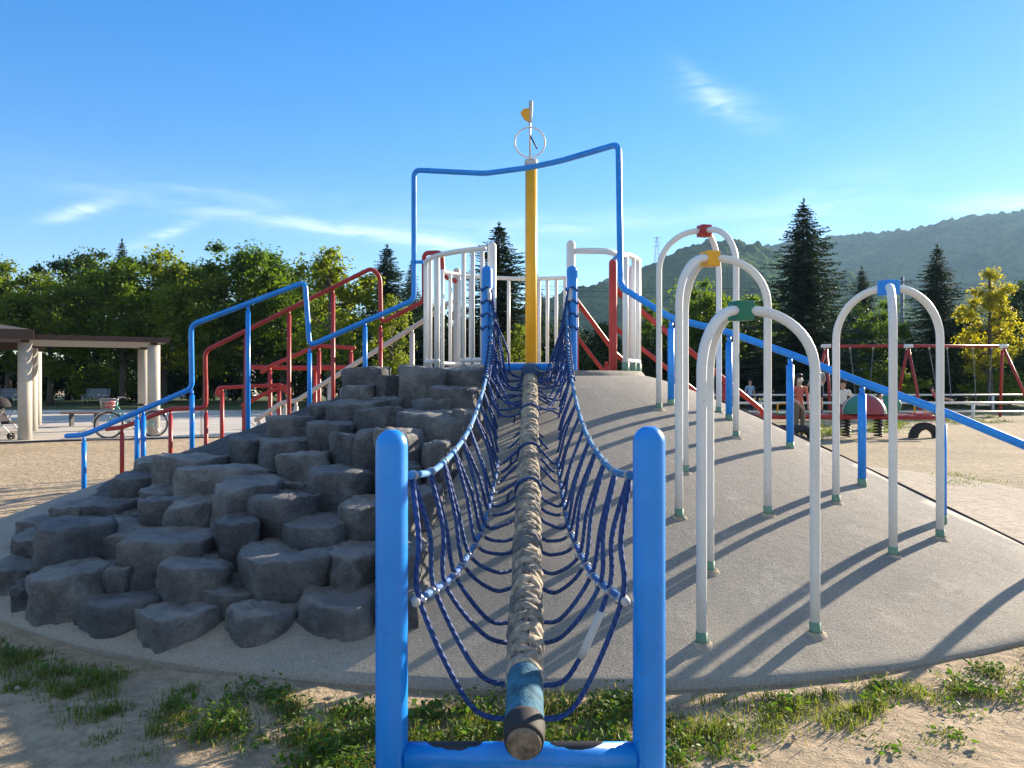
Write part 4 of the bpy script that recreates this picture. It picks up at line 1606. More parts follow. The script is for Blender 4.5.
def build_trees():
    make_protos()
    TL = [  # kind, x, depth, top y, label
        ('mid0', -45, 47, 262, 'leafy green tree at the far left edge behind the pergola roof', 1.1),
        ('light1', 8, 46, 262, 'bright yellow green broad tree above the pergola hip roof', 1.1),
        ('dark0', 68, 56, 246, 'tall dark tree rising highest behind the flat pergola roof', .9),
        ('light1', 50, 45, 280, 'low spreading green tree just above the flat pergola roof', 1.2),
        ('dark1', 95, 58, 250, 'dark tree standing behind the others over the pergola middle', .8),
        ('spruce1', 122, 60, 240, 'slender spruce tip poking out above the broad trees on the left', .9),
        ('mid2', 122, 46, 258, 'green tree above the right columns of the pergola', 1.1),
        ('light1', 165, 48, 252, 'light topped broad tree right of the pergola roof end', 1.0),
        ('light1', 205, 45, 270, 'green tree behind the lower blue handrail loop', 1.1),
        ('dark2', 190, 58, 262, 'dark tree half hidden behind the blue handrail loop', 1.1),
        ('mid1', 245, 46, 244, 'tall full green tree above the middle of the blue handrail', 1.1),
        ('dark0', 290, 57, 258, 'dark tree filling the gap left of the pale narrow tree', 1.1),
        ('mid2', 283, 46, 276, 'shorter green tree behind the red rail on the left', 1.1),
        ('light0', 330, 38, 243, 'narrow pale leaved tree behind the top of the tall red rail', 1.15),
        ('spruce2', 387, 46, 246, 'dark spruce behind the upper corner of the tall red rail', 1.5),
        ('light0', 392, 36, 292, 'small yellow green tree behind the upper blue handrail', .8),
        ('dark1', 350, 55, 290, 'dark tree low behind the narrow pale tree', 1.2),
        ('spruce1', 411, 52, 262, 'thin spruce behind the left rising pipe of the blue arch', .9),
        ('dark2', 432, 50, 300, 'dark round tree behind the left bars of the platform railing', 1.1),
        ('spruce2', 499, 44, 224, 'tall spruce behind the left far post of the net bridge', 1.6),
        ('spruce1', 537, 52, 276, 'small spruce just right of the yellow mast', .9),
        ('light0', 520, 30, 322, 'yellow green bushy tree behind the yellow mast', 1.3),
        ('dark0', 470, 46, 312, 'dark tree behind the white bars left of the mast', 1.2),
        ('dark1', 562, 48, 318, 'dark tree behind the white bars right of the mast', 1.0),
        ('dark2', 600, 46, 322, 'dark tree behind the red post on the platform', 1.0),
        ('mid0', 655, 48, 305, 'green tree behind the red block arch', 1.0),
        ('mid1', 700, 44, 284, 'green tree behind the yellow block arch', 1.05),
        ('dark0', 735, 46, 292, 'dark tree between the green block arch and the big spruce', 1.1),
        ('mid2', 757, 50, 296, 'green tree tucked in just left of the big spruce', .9),
        ('spruce0', 803, 41, 201, 'large dark spruce, the tallest conifer, right of the white arches', 1.18),
        ('dark1', 850, 50, 300, 'dark tree between the big spruce and the blue block arch', 1.0),
        ('spruce1', 862, 54, 268, 'slim spruce seen beside the left leg of the blue block arch', 1.2),
        ('mid0', 880, 46, 306, 'green tree seen inside the blue block arch', .9),
        ('spruce2', 937, 46, 246, 'blue green spruce right of the blue block arch', 1.25),
        ('dark2', 962, 46, 310, 'dark tree between the spruce and the yellow tree', 1.0),
        ('yellow0', 990, 37, 266, 'bright yellow leaved tree behind the right end of the swings', 1.0),
        ('dark0', 1030, 47, 276, 'dark tree at the right edge behind the yellow tree', .9),
        ('mid1', 1090, 46, 282, 'green tree beyond the right edge past the swings', 1.0),
    ]
    for k, px, Y, yt, lb, wd in TL:
        tree(k, px, Y, yt, lb, 'tree', wd)
    BL = [('low0', -30, 52, 355, 'dark bush under the trees at the far left edge'), ('low0', 30, 54, 352, 'dark bush behind the near left pergola column'),
          ('low0', 75, 56, 356, 'dark bush under the pergola roof behind the brown bench'), ('low1', 106, 50, 365, 'sunlit light green bush seen under the pergola roof above the bicycle'),
          ('low0', 140, 54, 354, 'dark bush behind the right pergola columns'), ('low0', 195, 55, 352, 'dark bush behind the lower blue rail loop'),
          ('low0', 245, 56, 350, 'dark bush behind the low red landing rail'), ('low0', 295, 54, 350, 'dark bush behind the stepped red rail'),
          ('low0', 350, 52, 348, 'dark bush behind the top boulders'), ('low0', 415, 50, 340, 'dark bush behind the left end of the platform railing'),
          ('low0', 465, 50, 342, 'dark bush behind the left far post of the bridge'), ('low0', 515, 48, 345, 'dark bush behind the yellow mast foot'),
          ('low0', 575, 46, 345, 'dark bush behind the right far post of the bridge'), ('low0', 630, 46, 342, 'dark bush behind the right end of the platform railing'),
          ('low0', 690, 45, 345, 'dark bush behind the red double handrail'), ('low0', 740, 45, 350, 'dark bush behind the green block arch'),
          ('low0', 790, 46, 346, 'dark bush under the left side of the big spruce'), ('low0', 838, 46, 350, 'dark bush behind the coral shirted adult'),
          ('low1', 880, 39, 364, 'light green bush behind the swings inside the blue block arch'), ('low0', 905, 46, 348, 'dark bush behind the middle swing frame'),
          ('low0', 955, 45, 350, 'dark bush behind the white barrier rail'), ('low1', 1000, 40, 372, 'light green bush behind the right swing legs'),
          ('low0', 1010, 45, 346, 'dark bush behind the foot of the yellow tree')]
    for k, px, Y, yt, lb in BL:
        tree(k, px, Y, yt, lb, 'bush', 1.15)


# ------------------------------------------------------------------ grass and weeds
def blades(cent, spread, n, lmin, lmax, wd, rs, zf):
    i = rs.integers(0, len(cent), n)
    pos = cent[i, :2] + rs.normal(size=(n, 2)) * spread[i][:, None]
    z = np.array([zf(x, y) for x, y in pos])
    L = rs.uniform(lmin, lmax, n) * cent[i, 2]
    a = rs.uniform(0, 2 * PI, n)
    lean = rs.uniform(.15, .95, n)
    d = np.stack([np.cos(a), np.sin(a), np.zeros(n)], 1)
    s = np.stack([-np.sin(a), np.cos(a), np.zeros(n)], 1) * wd * rs.uniform(.6, 1.3, n)[:, None]
    b = np.stack([pos[:, 0], pos[:, 1], z - .004], 1)
    up = np.array([0, 0, 1.0])
    p1 = b + d * (L * lean * .35)[:, None] + up * (L * .55)[:, None]
    p2 = b + d * (L * lean)[:, None] + up * (L * (1 - .45 * lean))[:, None]
    V = np.stack([b - s, b + s, p1 + s * .8, p1 - s * .8, p2 + s * .12, p2 - s * .12], 1).reshape(-1, 3)
    k = np.arange(n)[:, None] * 6
    Fa = np.concatenate([k + np.array([0, 1, 2, 3]), k + np.array([3, 2, 4, 5])])
    return V, Fa


def build_grass():
    rs = np.random.default_rng(4)

    def gz(x, y):
        return mound_z(x, y) if math.hypot(x - CX, y - CY) < RB else -.01
    C = []

    def patch(x0, x1, y0, y1, n, size=1.0):
        for _ in range(n):
            p = G(rs.uniform(x0, x1), rs.uniform(y0, y1))
            if math.hypot(p.x - CX, p.y - CY) < RB + .10:
                continue
            C.append((p.x, p.y, size * rs.uniform(.55, 1.15)))
    patch(150, 300, 684, 735, 20, .8)
    patch(290, 385, 705, 790, 34, .9)
    patch(400, 640, 694, 768, 74, 1.0)
    patch(60, 120, 668, 715, 14, .8)
    patch(0, 60, 645, 690, 16, .7)
    patch(-80, 0, 620, 680, 14, .8)
    patch(705, 815, 694, 738, 20, .75)
    patch(815, 900, 684, 722, 17, .7)
    patch(890, 1030, 664, 700, 20, .6)
    patch(1020, 1160, 640, 690, 50, .8)
    patch(640, 720, 715, 765, 14, .6)
    patch(100, 330, 665, 760, 14, .4)
    patch(700, 1000, 700, 760, 8, .3)
    C = np.array(C)
    sp = .022 + .04 * rs.uniform(size=len(C))
    V, Fa = blades(C, sp, 21000, .02, .09, .0024, rs, gz)
    o = bpy.data.objects.new('grass', np_mesh('grass', V, Fa, [M['grass']]))
    COL.objects.link(o)
    struct(o, 'stuff')
    V, Fa = blades(C, sp * 1.6, 6500, .02, .085, .002, rs, gz)
    o = bpy.data.objects.new('dry_grass', np_mesh('dry_grass', V, Fa, [M['dry']]))
    COL.objects.link(o)
    struct(o, 'stuff')
    # broad-leaved weeds
    n = 4200
    sel = np.array([c for c in C if (-1.35 < c[0] < .62) or rs.random() < .35])
    i = rs.integers(0, len(sel), n)
    pos = sel[i, :2] + rs.normal(size=(n, 2)) * .05
    z = np.array([gz(x, y) for x, y in pos]) + rs.uniform(.008, .085, n) * sel[i, 2]
    c = np.stack([pos[:, 0], pos[:, 1], z], 1)
    nn = rs.normal(size=(n, 3)) * .5 + np.array([0, 0, 1.0])
    nn /= np.linalg.norm(nn, axis=1)[:, None]
    t = np.cross(nn, rs.normal(size=(n, 3)))
    t /= np.linalg.norm(t, axis=1)[:, None]
    b = np.cross(nn, t)
    s = (rs.uniform(.007, .020, n))[:, None]
    V = np.stack([c - t * s, c - t * s * .3 - b * s * .5 + nn * s * .2, c + t * s * .6 - b * s * .42 + nn * s * .15, c + t * s * 1.1,
                  c + t * s * .6 + b * s * .42 + nn * s * .15, c - t * s * .3 + b * s * .5 + nn * s * .2], 1).reshape(-1, 3)
    k = np.arange(n)[:, None] * 6
    Fa = np.concatenate([k + np.array([0, 1, 2, 3]), k + np.array([0, 3, 4, 5])])
    o = bpy.data.objects.new('weeds', np_mesh('weeds', V, Fa, [M['weed']]))
    COL.objects.link(o)
    struct(o, 'stuff')
    # far tufts near the seesaw and along the path edge
    C2 = []
    for x0, x1, y0, y1, m, s in ((818, 838, 426, 436, 10, 2.2), (868, 905, 424, 434, 14, 2.0), (940, 1024, 470, 492, 9, .45), (795, 815, 430, 440, 6, 1.5),
                                 (860, 1024, 412, 424, 40, 1.4), (740, 860, 412, 424, 24, 1.4)):
        for _ in range(m):
            p = G(rs.uniform(x0, x1), rs.uniform(y0, y1))
            C2.append((p.x, p.y, s * rs.uniform(.6, 1.1)))
    C2 = np.array(C2)
    V, Fa = blades(C2, np.full(len(C2), .16), 9000, .05, .14, .005, rs, lambda x, y: 0.0)
    o = bpy.data.objects.new('grass', np_mesh('grass', V, Fa, [M['grass']]))
    COL.objects.link(o)
    struct(o, 'stuff')
    # pebbles
    n = 900
    bm_v, bm_f = [], []
    oct_v = np.array([(1, 0, 0), (-1, 0, 0), (0, 1, 0), (0, -1, 0), (0, 0, 1), (0, 0, -1)], float)
    oct_f = np.array([(0, 2, 4), (2, 1, 4), (1, 3, 4), (3, 0, 4), (2, 0, 5), (1, 2, 5), (3, 1, 5), (0, 3, 5)])
    for q in range(n):
        x, y = rs.uniform(-3.2, 3.4), rs.uniform(2.0, 4.6)
        if math.hypot(x - CX, y - CY) < RB + .03:
            continue
        s = rs.uniform(.002, .008) * (1 + (rs.random() < .06) * 1.6)
        bm_f.append(oct_f + len(bm_v) * 6)
        bm_v.append(oct_v * s * rs.uniform(.6, 1.3, (1, 3)) * np.array([1, 1, .7]) + rs.normal(size=(6, 3)) * s * .2 + np.array([x, y, -.008 + s * .4]))
    o = bpy.data.objects.new('pebbles', np_mesh('pebbles', np.concatenate(bm_v), np.concatenate(bm_f), [M['pebble']]))
    COL.objects.link(o)
    struct(o, 'stuff')


# ------------------------------------------------------------------ pergola, benches, bicycle, stroller
def build_left_side():
    u, d = Vector((.87, .5, 0)).normalized(), Vector((-.5, .87, 0)).normalized()
    o0 = Vector((-11.97, 18.9, 0))
    ang = math.atan2(u.y, u.x)
    th = thing('pergola', 'long brown roofed pergola on thick pale columns standing on the plaza', 'pergola', tuple(o0))

    def at(a, b, z=0):
        return o0 + u * a + d * b + Vector((0, 0, z))
    W = 2.88
    for a in (-5.5, 0, W):
        for b in ((0, 3.7, 7.2) if a == 0 else (0, 3.3) if a > 0 else (0, 7.2)):
            p = at(a, b)
            o = tubepart('column', M['column'], th, [(p.x, p.y, 0), (p.x, p.y, 1.2), (p.x, p.y, 2.42)], .155, 24)
            mb = MB()
            mb.box((p.x, p.y, 2.45), (.17, .17, .06), ang)
            part(mb, 'column_head', M['brown'], o)
    mb = MB()
    for b in (-.25, 4.05):
        mb.box(at(W / 2, b, 2.55), (W + .7, .10, .13), ang)
    for a in (.06, W + .25):
        mb.box(at(a, 1.9, 2.55), (.10, 4.2, .128), ang)
    part(mb, 'beam', M['brown'], th)
    mb = MB()
    for k in range(24):
        mb.box(at(W / 2 + .1, -.05 + 3.9 * k / 23, 2.505), (W + .2, .12, .045), ang)
    part(mb, 'roof_slats', M['slats'], th)
    mb = MB()
    x0, x1, b0, b1 = -6.2, .16, -.5, 7.7
    base = [at(x0, b0, 2.72), at(x1, b0, 2.72), at(x1, b1, 2.72), at(x0, b1, 2.72)]
    rid = [at(-3.6, 2.6, 3.25), at(-2.3, 2.6, 3.25), at(-2.3, 4.6, 3.25), at(-3.6, 4.6, 3.25)]
    mb.v += base + rid
    for f in ((0, 1, 5, 4), (1, 2, 6, 5), (2, 3, 7, 6), (3, 0, 4, 7), (4, 5, 6, 7), (3, 2, 1, 0)):
        mb.face(f, None, 0, False)
    part(mb, 'hip_roof', M['roof'], th)
    mb = MB()
    mb.box(at(-3.0, b0 + .06, 2.6), (6.4, .1, .235), ang)
    mb.box(at(-3.0, b1 - .06, 2.6), (6.4, .1, .235), ang)
    mb.box(at(x0 + .06, 3.6, 2.6), (.1, 8.0, .23), ang)
    part(mb, 'fascia', M['brown'], th)

    # low brown bench under the pergola
    p = G(84, 427)
    b = thing('bench', 'low backless bench with a brown slatted top under the pergola', 'bench', (p.x, p.y, .03), R(4), None, True)
    mb = MB()
    for k in range(4):
        mb.box((0, -.18 + .12 * k, .42), (1.25, .105, .05))
    part(mb, 'seat', M['bench_wood'], b, None, .006)
    for s in (-.38, .38):
        mb = MB()
        mb.box((s, 0, .195), (.05, .22, .395))
        part(mb, 'leg', M['black'], b)
    # blue-grey backed benches on the lawn
    for px, lb in ((95, 'blue grey slatted bench with a back beyond the plaza behind the bicycle'), (7, 'blue grey slatted bench with a back at the left edge beyond the plaza')):
        Y = 44.0
        b = thing('park_bench', lb, 'bench', ((px - 512) / F * Y, Y, .03), R(-6), 'backed benches at the lawn edge', True)
        mb = MB()
        for k in range(4):
            mb.box((0, -.2 + .12 * k, .44), (1.45, .1, .04))
        part(mb, 'seat', M['bench_blue'], b)
        mb = MB()
        for k in range(4):
            mb.box((0, .24 + .03 * k, .56 + .12 * k), (1.45, .035, .10))
        part(mb, 'backrest', M['bench_blue'], b)
        for s in (-.6, .6):
            tubepart('leg_frame', M['steel'], b, [(s, -.22, 0), (s, -.22, .6), (s, .2, .62), (s, .3, .98)], .025, 8)
            tubepart('leg', M['steel'], b, [(s, .2, 0), (s, .22, .5)], .025, 8)

    build_bicycle()
    build_stroller()
    # pale house glimpsed between the trunks
    build_house(Vector((-28.5, 70, 0)), 9, 6, 5.0, 'pale house glimpsed between the trunks under the pergola roof', R(8))
    build_house(Vector((28.2, 58, 0)), 3.6, 4, 3.0, 'small grey white shed glimpsed behind the swings', R(-5))


def build_house(loc, w, dp, h, label, rz):
    th = thing('house', label, 'house', tuple(loc), rz, None, True)
    mb = MB()
    mb.box((0, 0, h * .35), (w, dp, h * .7))
    part(mb, 'wall', M['house'], th)
    mb = MB()
    e = .3
    z0 = h * .7
    mb.v += [Vector(p) for p in ((-w / 2 - e, -dp / 2 - e, z0), (w / 2 + e, -dp / 2 - e, z0), (w / 2 + e, dp / 2 + e, z0), (-w / 2 - e, dp / 2 + e, z0), (-w / 2 - e, 0, h), (w / 2 + e, 0, h))]
    for f in ((0, 1, 5, 4), (2, 3, 4, 5), (0, 4, 3), (1, 2, 5), (3, 2, 1, 0)):
        mb.face(f, None, 0, False)
    part(mb, 'roof', M['roof'], th)
    for k in range(int(w / 2.2)):
        x = -w / 2 + 1.2 + k * 2.2
        mb = MB()
        mb.box((x, -dp / 2 - .02, h * .4), (1.0, .06, 1.0))
        f = part(mb, 'window', M['white'], th)
        mb = MB()
        mb.box((x, -dp / 2 - .055, h * .4), (.84, .02, .84))
        part(mb, 'pane', M['glass'], f)


def build_bicycle():
    fr, rr = Vector((-10.20, 19.45, 0)), Vector((-9.33, 20.05, 0))
    ax = (rr - fr).normalized()
    th = thing('bicycle', 'teal city bicycle with a front basket parked on the plaza', 'bicycle', (fr.x, fr.y, .03), math.atan2(ax.y, ax.x), None, True)
    wb = (rr - fr).length
    Rw = .325

    def wheel(x):
        mb = MB()
        mb.tube([(x + Rw * math.cos(t), 0, Rw + Rw * math.sin(t)) for t in np.linspace(0, 2 * PI, 40, endpoint=False)], .019, 8, closed=True)
        ty = part(mb, 'wheel', M['rubber'], th)
        mb = MB()
        mb.tube([(x + (Rw - .03) * math.cos(t), 0, Rw + (Rw - .03) * math.sin(t)) for t in np.linspace(0, 2 * PI, 40, endpoint=False)], .010, 6, closed=True)
        for k in range(18):
            t = 2 * PI * k / 18
            mb.tube([(x, .02 * (-1) ** k, Rw), (x + (Rw - .03) * math.cos(t), 0, Rw + (Rw - .03) * math.sin(t))], .0028, 4)
        mb.tube([(x, -.05, Rw), (x, .05, Rw)], .022, 8)
        part(mb, 'rim', M['steel'], ty)
        mb = MB()
        mb.tube([(x + (Rw + .04) * math.cos(t), 0, Rw + (Rw + .04) * math.sin(t)) for t in np.linspace(.2 * PI, .95 * PI, 18)], .018, 6)
        part(mb, 'mudguard', M['steel'], th)
    wheel(0)
    wheel(wb)
    head_t, head_b = Vector((.20, 0, .92)), Vector((.16, 0, .72))
    bb = Vector((.60, 0, .30))
    seat = Vector((.72, 0, .78))
    mb = MB()
    mb.tube(spline([head_b, (.35, 0, .45), bb], 6), .021, 8)
    mb.tube(spline([head_b + Vector((.02, 0, .1)), (.38, 0, .56), (.66, 0, .5)], 6), .018, 8)
    mb.tube([bb, seat], .018, 8)
    mb.tube([head_b, head_t], .022, 8)
    for s in (-.05, .05):
        mb.tube([bb, (wb, s, Rw)], .011, 6)
        mb.tube([seat + Vector((0, 0, -.12)), (wb, s, Rw)], .010, 6)
        mb.tube([head_b, (.09, s, .62), (0, s, Rw)], .013, 6)
    part(mb, 'frame', M['teal'], th)
    mb = MB()
    mb.tube(spline([(.42, -.27, 1.0), (.27, -.24, 1.04), (.21, 0, 1.0), (.27, .24, 1.04), (.42, .27, 1.0)], 6), .012, 8)
    mb.tube([head_t, (.21, 0, 1.0)], .014, 8)
    hb = part(mb, 'handlebar', M['steel'], th)
    for s in (-1, 1):
        tubepart('grip', M['black'], hb, [(.33, s * .255, 1.03), (.45, s * .275, .99)], .019, 8)
    mb = MB()
    mb.lathe([(.001, 0), (.09, .0), (.105, .03), (.07, .06), (.001, .065)], (.76, 0, .80), 14)
    mb.box((.66, 0, .825), (.14, .05, .045))
    part(mb, 'saddle', M['black'], th)
    mb = MB()
    for z in (.74, .83, .92, 1.0):
        s = .13 + (z - .74) * .18
        mb.tube([(-.02 + s, -s, z), (-.02 + s, s, z), (-.02 - s, s, z), (-.02 - s, -s, z), (-.02 + s, -s, z)], .007, 6)
    for k in range(10):
        for sx, sy in ((1, 0), (-1, 0), (0, 1), (0, -1)):
            q = -1 + 2 * k / 9
            lo = Vector((sx * .13 + sy * q * .13 - .02, sy * .13 + sx * q * .13, .74))
            hi = Vector((sx * .177 + sy * q * .177 - .02, sy * .177 + sx * q * .177, 1.0))
            mb.tube([lo, hi], .0045, 4)
    part(mb, 'basket', M['steel'], th)
    mb = MB()
    for s in (-.07, 0, .07):
        mb.tube([(.82, s, .70), (wb + .22, s, .70)], .008, 6)
    for s in (-.08, .08):
        mb.tube([(wb + .15, s, .70), (wb, s, Rw)], .007, 6)
    part(mb, 'rear_rack', M['steel'], th)
    mb = MB()
    mb.tube([(.60, -.07, .30), (.60, .07, .30)], .03, 8)
    mb.tube([(.60 + .085 * math.cos(t), -.055, .30 + .085 * math.sin(t)) for t in np.linspace(0, 2 * PI, 20, endpoint=False)], .008, 5, closed=True)
    for s, t in ((-.1, 1), (.1, -1)):
        mb.tube([(.60, s * .7, .30), (.60 + .12 * t, s, .30 - .10 * t)], .009, 5)
        mb.box((.60 + .12 * t, s * 1.5, .30 - .10 * t), (.08, .09, .02))
    part(mb, 'pedals', M['black'], th)
    mb = MB()
    mb.tube([(wb + .02, -.06, Rw), (wb + .14, -.12, .02)], .010, 6)
    part(mb, 'kickstand', M['steel'], th)
    # pink bag in the basket
    q = th.location + Vector((0, 0, .76))
    bm = MB()
    bm.lathe([(.001, 0), (.10, .0), (.12, .08), (.12, .15), (.10, .24), (.05, .29), (.001, .30)], (0, 0, 0), 14)
    for v in bm.v:
        v += Vector((.25 * v.z, .05 * math.sin(v.z * 20), 0)) + v.normalized() * .03 * noise.noise(v * 8)
    o = bm.build('bag', M['pink'])
    o.location = q
    o.scale = (1, 1, .62)
    tag(o, 'pinkish red cloth bag stuffed in the bicycle front basket', 'bag')


def build_stroller():
    p = G(2, 440)
    th = thing('stroller', 'black folding stroller with a pale frame at the left edge by the pergola column', 'stroller', (p.x, p.y, .03), R(0), None, True)
    for s in (-.22, .22):
        tubepart('frame_bar', M['white'], th, fillet([(-.62, s, 1.0), (-.10, s, .62), (.38, s, .10)], .1), .017, 8)
        tubepart('frame_bar', M['steel'], th, [(-.36, s, .10), (.05, s, .55), (.18, s, .70)], .014, 8)
    tubepart('handle', M['black'], th, [(-.62, -.23, 1.0), (-.62, .23, 1.0)], .022, 8)
    mb = MB()
    c = [(.30, .38), (.02, .36), (-.14, .86), (-.10, .88), (.05, .44), (.31, .45)]
    n = len(c)
    for s in (-.19, .19):
        for x, z in c:
            mb.v.append(Vector((x, s, z)))
    mb.face(range(n), None, 0, False)
    mb.face([n + i for i in range(n)][::-1], None, 0, False)
    for i in range(n):
        mb.face((i, n + i, n + (i + 1) % n, (i + 1) % n), None, 0, False)
    part(mb, 'seat', M['black_cloth'], th, None, .015)
    mb = MB()
    mb.lathe([(.24, 0), (.25, .05), (.19, .17), (.10, .23), (.001, .245)], (-.06, 0, .80), 18)
    part(mb, 'canopy', M['black_cloth'], th)
    for x in (-.36, .38):
        for s in (-.24, .24):
            mb = MB()
            for dy in (-.025, .025):
                mb.tube([(x + .075 * math.cos(t), s + dy, .085 + .075 * math.sin(t)) for t in np.linspace(0, 2 * PI, 20, endpoint=False)], .014, 6, closed=True)
            mb.tube([(x, s - .03, .085), (x, s + .03, .085)], .035, 10)
            part(mb, 'wheel', M['black'], th)


# ------------------------------------------------------------------ right side: swings, seesaw, barriers
def build_right_side():
    Y = 30.0
    x0, x1 = (826 - 512) / F * Y, (1003 - 512) / F * Y
    zt = 2.82
    th = thing('swing_set', 'red three legged swing frame with white joints behind the seesaw', 'swing set', ((x0 + x1) / 2, Y, 0))
    tubepart('top_bar', M['red'], th, [(x0, Y, zt), ((x0 + x1) / 2, Y, zt + .01), (x1, Y, zt)], .06, 12)
    for x, out in ((x0, -.25), ((908 - 512) / F * Y, 0), (x1, .55)):
        for s in (-1, 1):
            tubepart('leg', M['red'], th, [(x, Y + s * .04, zt - .08), (x + out * .5, Y + s * .55, zt / 2), (x + out, Y + s * 1.05, -.05)], .055, 12)
        mb = MB()
        mb.tube([(x - .14, Y, zt), (x + .14, Y, zt)], .075, 12, 'dome')
        mb.tube([(x, Y, zt), (x, Y, zt - .16)], .08, 12)
        part(mb, 'joint', M['white'], th)
    pairs = [(850, 873, 0), (929, 947, 0), (973, 992, 0)]
    for i, (a, b, _) in enumerate(pairs):
        lab = ['first swing seat from the left, half hidden by the blue block arch', 'middle swing seat with a child on it', 'right swing seat hanging empty near the end legs'][i]
        xa, xb = (a - 512) / F * Y, (b - 512) / F * Y
        xm = (xa + xb) / 2
        ts = thing('swing', lab, 'swing', (xm, Y, .5))
        dy = (-.1, -.5, 0)[i]
        zs = .52 if i != 1 else .62
        for s, xx in ((-1, xa), (1, xb)):
            xs = xm + s * .24
            pts = [Vector((xx, Y, zt - .07)).lerp(Vector((xs, Y + dy, zs)), k / 10) for k in range(11)]
            tubepart('chain', M['bench_blue'], ts, pts, .011, 6)
            mb = MB()
            mb.tube([(xx, Y, zt + .05), (xx, Y, zt - .14)], .045, 8)
            part(mb, 'hanger', M['steel'], ts)
        mb = MB()
        mb.box((xm, Y + dy, zs), (.5, .2, .04))
        part(mb, 'seat', M['black'] if i != 2 else M['grey_white'], ts, None, .01)
    # barriers
    for (px0, px1, Yb, zr, lb, posts) in ((735, 1100, 28.2, .66, 'low white pipe barrier just in front of the swings', (760, 855, 973, 1060)),
                                          (690, 1120, 36.0, .80, 'white pipe barrier behind the swings', (700, 790, 890, 993, 1080))):
        tb = thing('barrier', lb, 'barrier', ((px0 - 512) / F * Yb, Yb, 0))
        tubepart('rail', M['white'], tb, [((px0 - 512) / F * Yb, Yb, zr), ((px1 - 512) / F * Yb, Yb, zr)], .045, 10)
        tubepart('rail', M['white'], tb, [((px0 - 512) / F * Yb, Yb, zr * .52), ((px1 - 512) / F * Yb, Yb, zr * .52)], .028, 8)
        for q in posts:
            x = (q - 512) / F * Yb
            tubepart('post', M['white'], tb, [(x, Yb, -.05), (x, Yb, zr - .045)], .06, 10)
    # seesaw with a striped dome
    Y = 20.0
    xc = (862 - 512) / F * Y
    th = thing('dome_seesaw', 'red spring seesaw with a striped green and red dome in its middle', 'seesaw', (xc, Y, 0))
    zb = .55
    for dy in (-.28, .28):
        tubepart('beam', M['red'], th, [((730 - 512) / F * Y, Y + dy, zb), (xc, Y + dy, zb), ((938 - 512) / F * Y, Y + dy, zb - .02)], .055, 12, 'dome')
    mb = MB()
    for x in (-.62, -.2, .2, .62):
        mb.box((xc + x, Y, zb + .062), (.10, .66, .03))
    part(mb, 'cross_plate', M['red'], th)
    # dome: alternating wedges separated by white ribs
    n = 6
    prof = [(.56 * math.cos(t), .50 * math.sin(t)) for t in np.linspace(0, PI / 2 - .001, 12)]
    for k in range(n):
        mb = MB()
        mb.lathe(prof, (xc + .03, Y, zb + .08), 6, 0, 2 * PI * k / n + .1, 2 * PI * (k + 1) / n + .1)
        part(mb, 'dome_panel', M['dome_green'] if k % 2 else M['dome_red'], th)
        mb = MB()
        a = 2 * PI * k / n + .1
        mb.tube([(xc + .03 + (r + .006) * math.cos(a), Y + (r + .006) * math.sin(a), zb + .08 + z * 1.01) for r, z in prof], .018, 6)
        part(mb, 'dome_rib', M['grey_white'], th)
    for px in (846, 878):
        x = (px - 512) / F * Y
        mb = MB()
        m = 90
        mb.tube([(x + .10 * math.cos(t), Y + .10 * math.sin(t), .03 + .46 * t / (2 * PI * 6)) for t in np.linspace(0, 2 * PI * 6, m)], .021, 7)
        part(mb, 'spring', M['black'], th)
    for px in (783, 920):
        x = (px - 512) / F * Y
        mb = MB()
        mb.tube(fillet([(x - .14, Y, zb + .04), (x - .14, Y, zb + .34), (x + .14, Y, zb + .34), (x + .14, Y, zb + .04)], .08), .02, 8)
        part(mb, 'handle', M['yellow'], th)
        mb = MB()
        mb.box((x, Y, zb + .075), (.36, .5, .04))
        part(mb, 'seat', M['dome_green'] if px == 783 else M['dome_red'], th, None, .01)
    mb = MB()
    px = (905 - 512) / F * 23
    p2 = thing('spring_ball', 'green round spring rider behind the striped dome', 'spring rider', ((889 - 512) / F * 24, 24, 0))
    c = p2.location
    mb = MB()
    mb.lathe([(.001, -.36), (.2, -.3), (.34, -.12), (.36, .05), (.28, .24), (.14, .33), (.001, .36)], (c.x, 24, .72), 20)
    part(mb, 'body', M['dome_green'], p2)
    mb = MB()
    mb.tube([(c.x + .09 * math.cos(t), 24 + .09 * math.sin(t), .0 + .4 * t / (2 * PI * 5)) for t in np.linspace(0, 2 * PI * 5, 70)], .02, 6)
    part(mb, 'spring', M['black'], p2)
    # half-buried tyres
    for px, Yt, s, lb in ((801, 19.3, .36, 'black half buried tyre under the coral shirted adult'), (925, 19.9, .40, 'black half buried tyre under the right end of the seesaw'),
                          (783, 20.5, .30, 'black half buried tyre at the left end of the seesaw')):
        x = (px - 512) / F * Yt
        mb = MB()
        prof = [(s * .55, -.09), (s * .62, -.115), (s * .9, -.11), (s, -.07), (s, .07), (s * .9, .11), (s * .62, .115), (s * .55, .09)]
        base = len(mb.v)
        m = 26
        for k in range(m + 1):
            t = -.12 + (PI + .24) * k / m
            for r, w in prof:
                tread = .012 * (k % 2) if r == s else 0
                mb.v.append(Vector((x + (r + tread) * math.cos(t), Yt + w, (r + tread) * math.sin(t))))
        q = len(prof)
        for k in range(m):
            for i in range(q):
                j = (i + 1) % q
                mb.face((base + k * q + i, base + k * q + j, base + (k + 1) * q + j, base + (k + 1) * q + i))
        o = mb.build('tyre', M['rubber'], None, Vector((x, Yt, 0)))
        tag(o, lb, 'tyre')
    # power line: pole, wires, pylon
    up = thing('utility_pole', 'grey utility pole between the trees right of the big spruce', 'utility pole', ((902 - 512) / F * 62, 62, 0))
    x = up.location.x
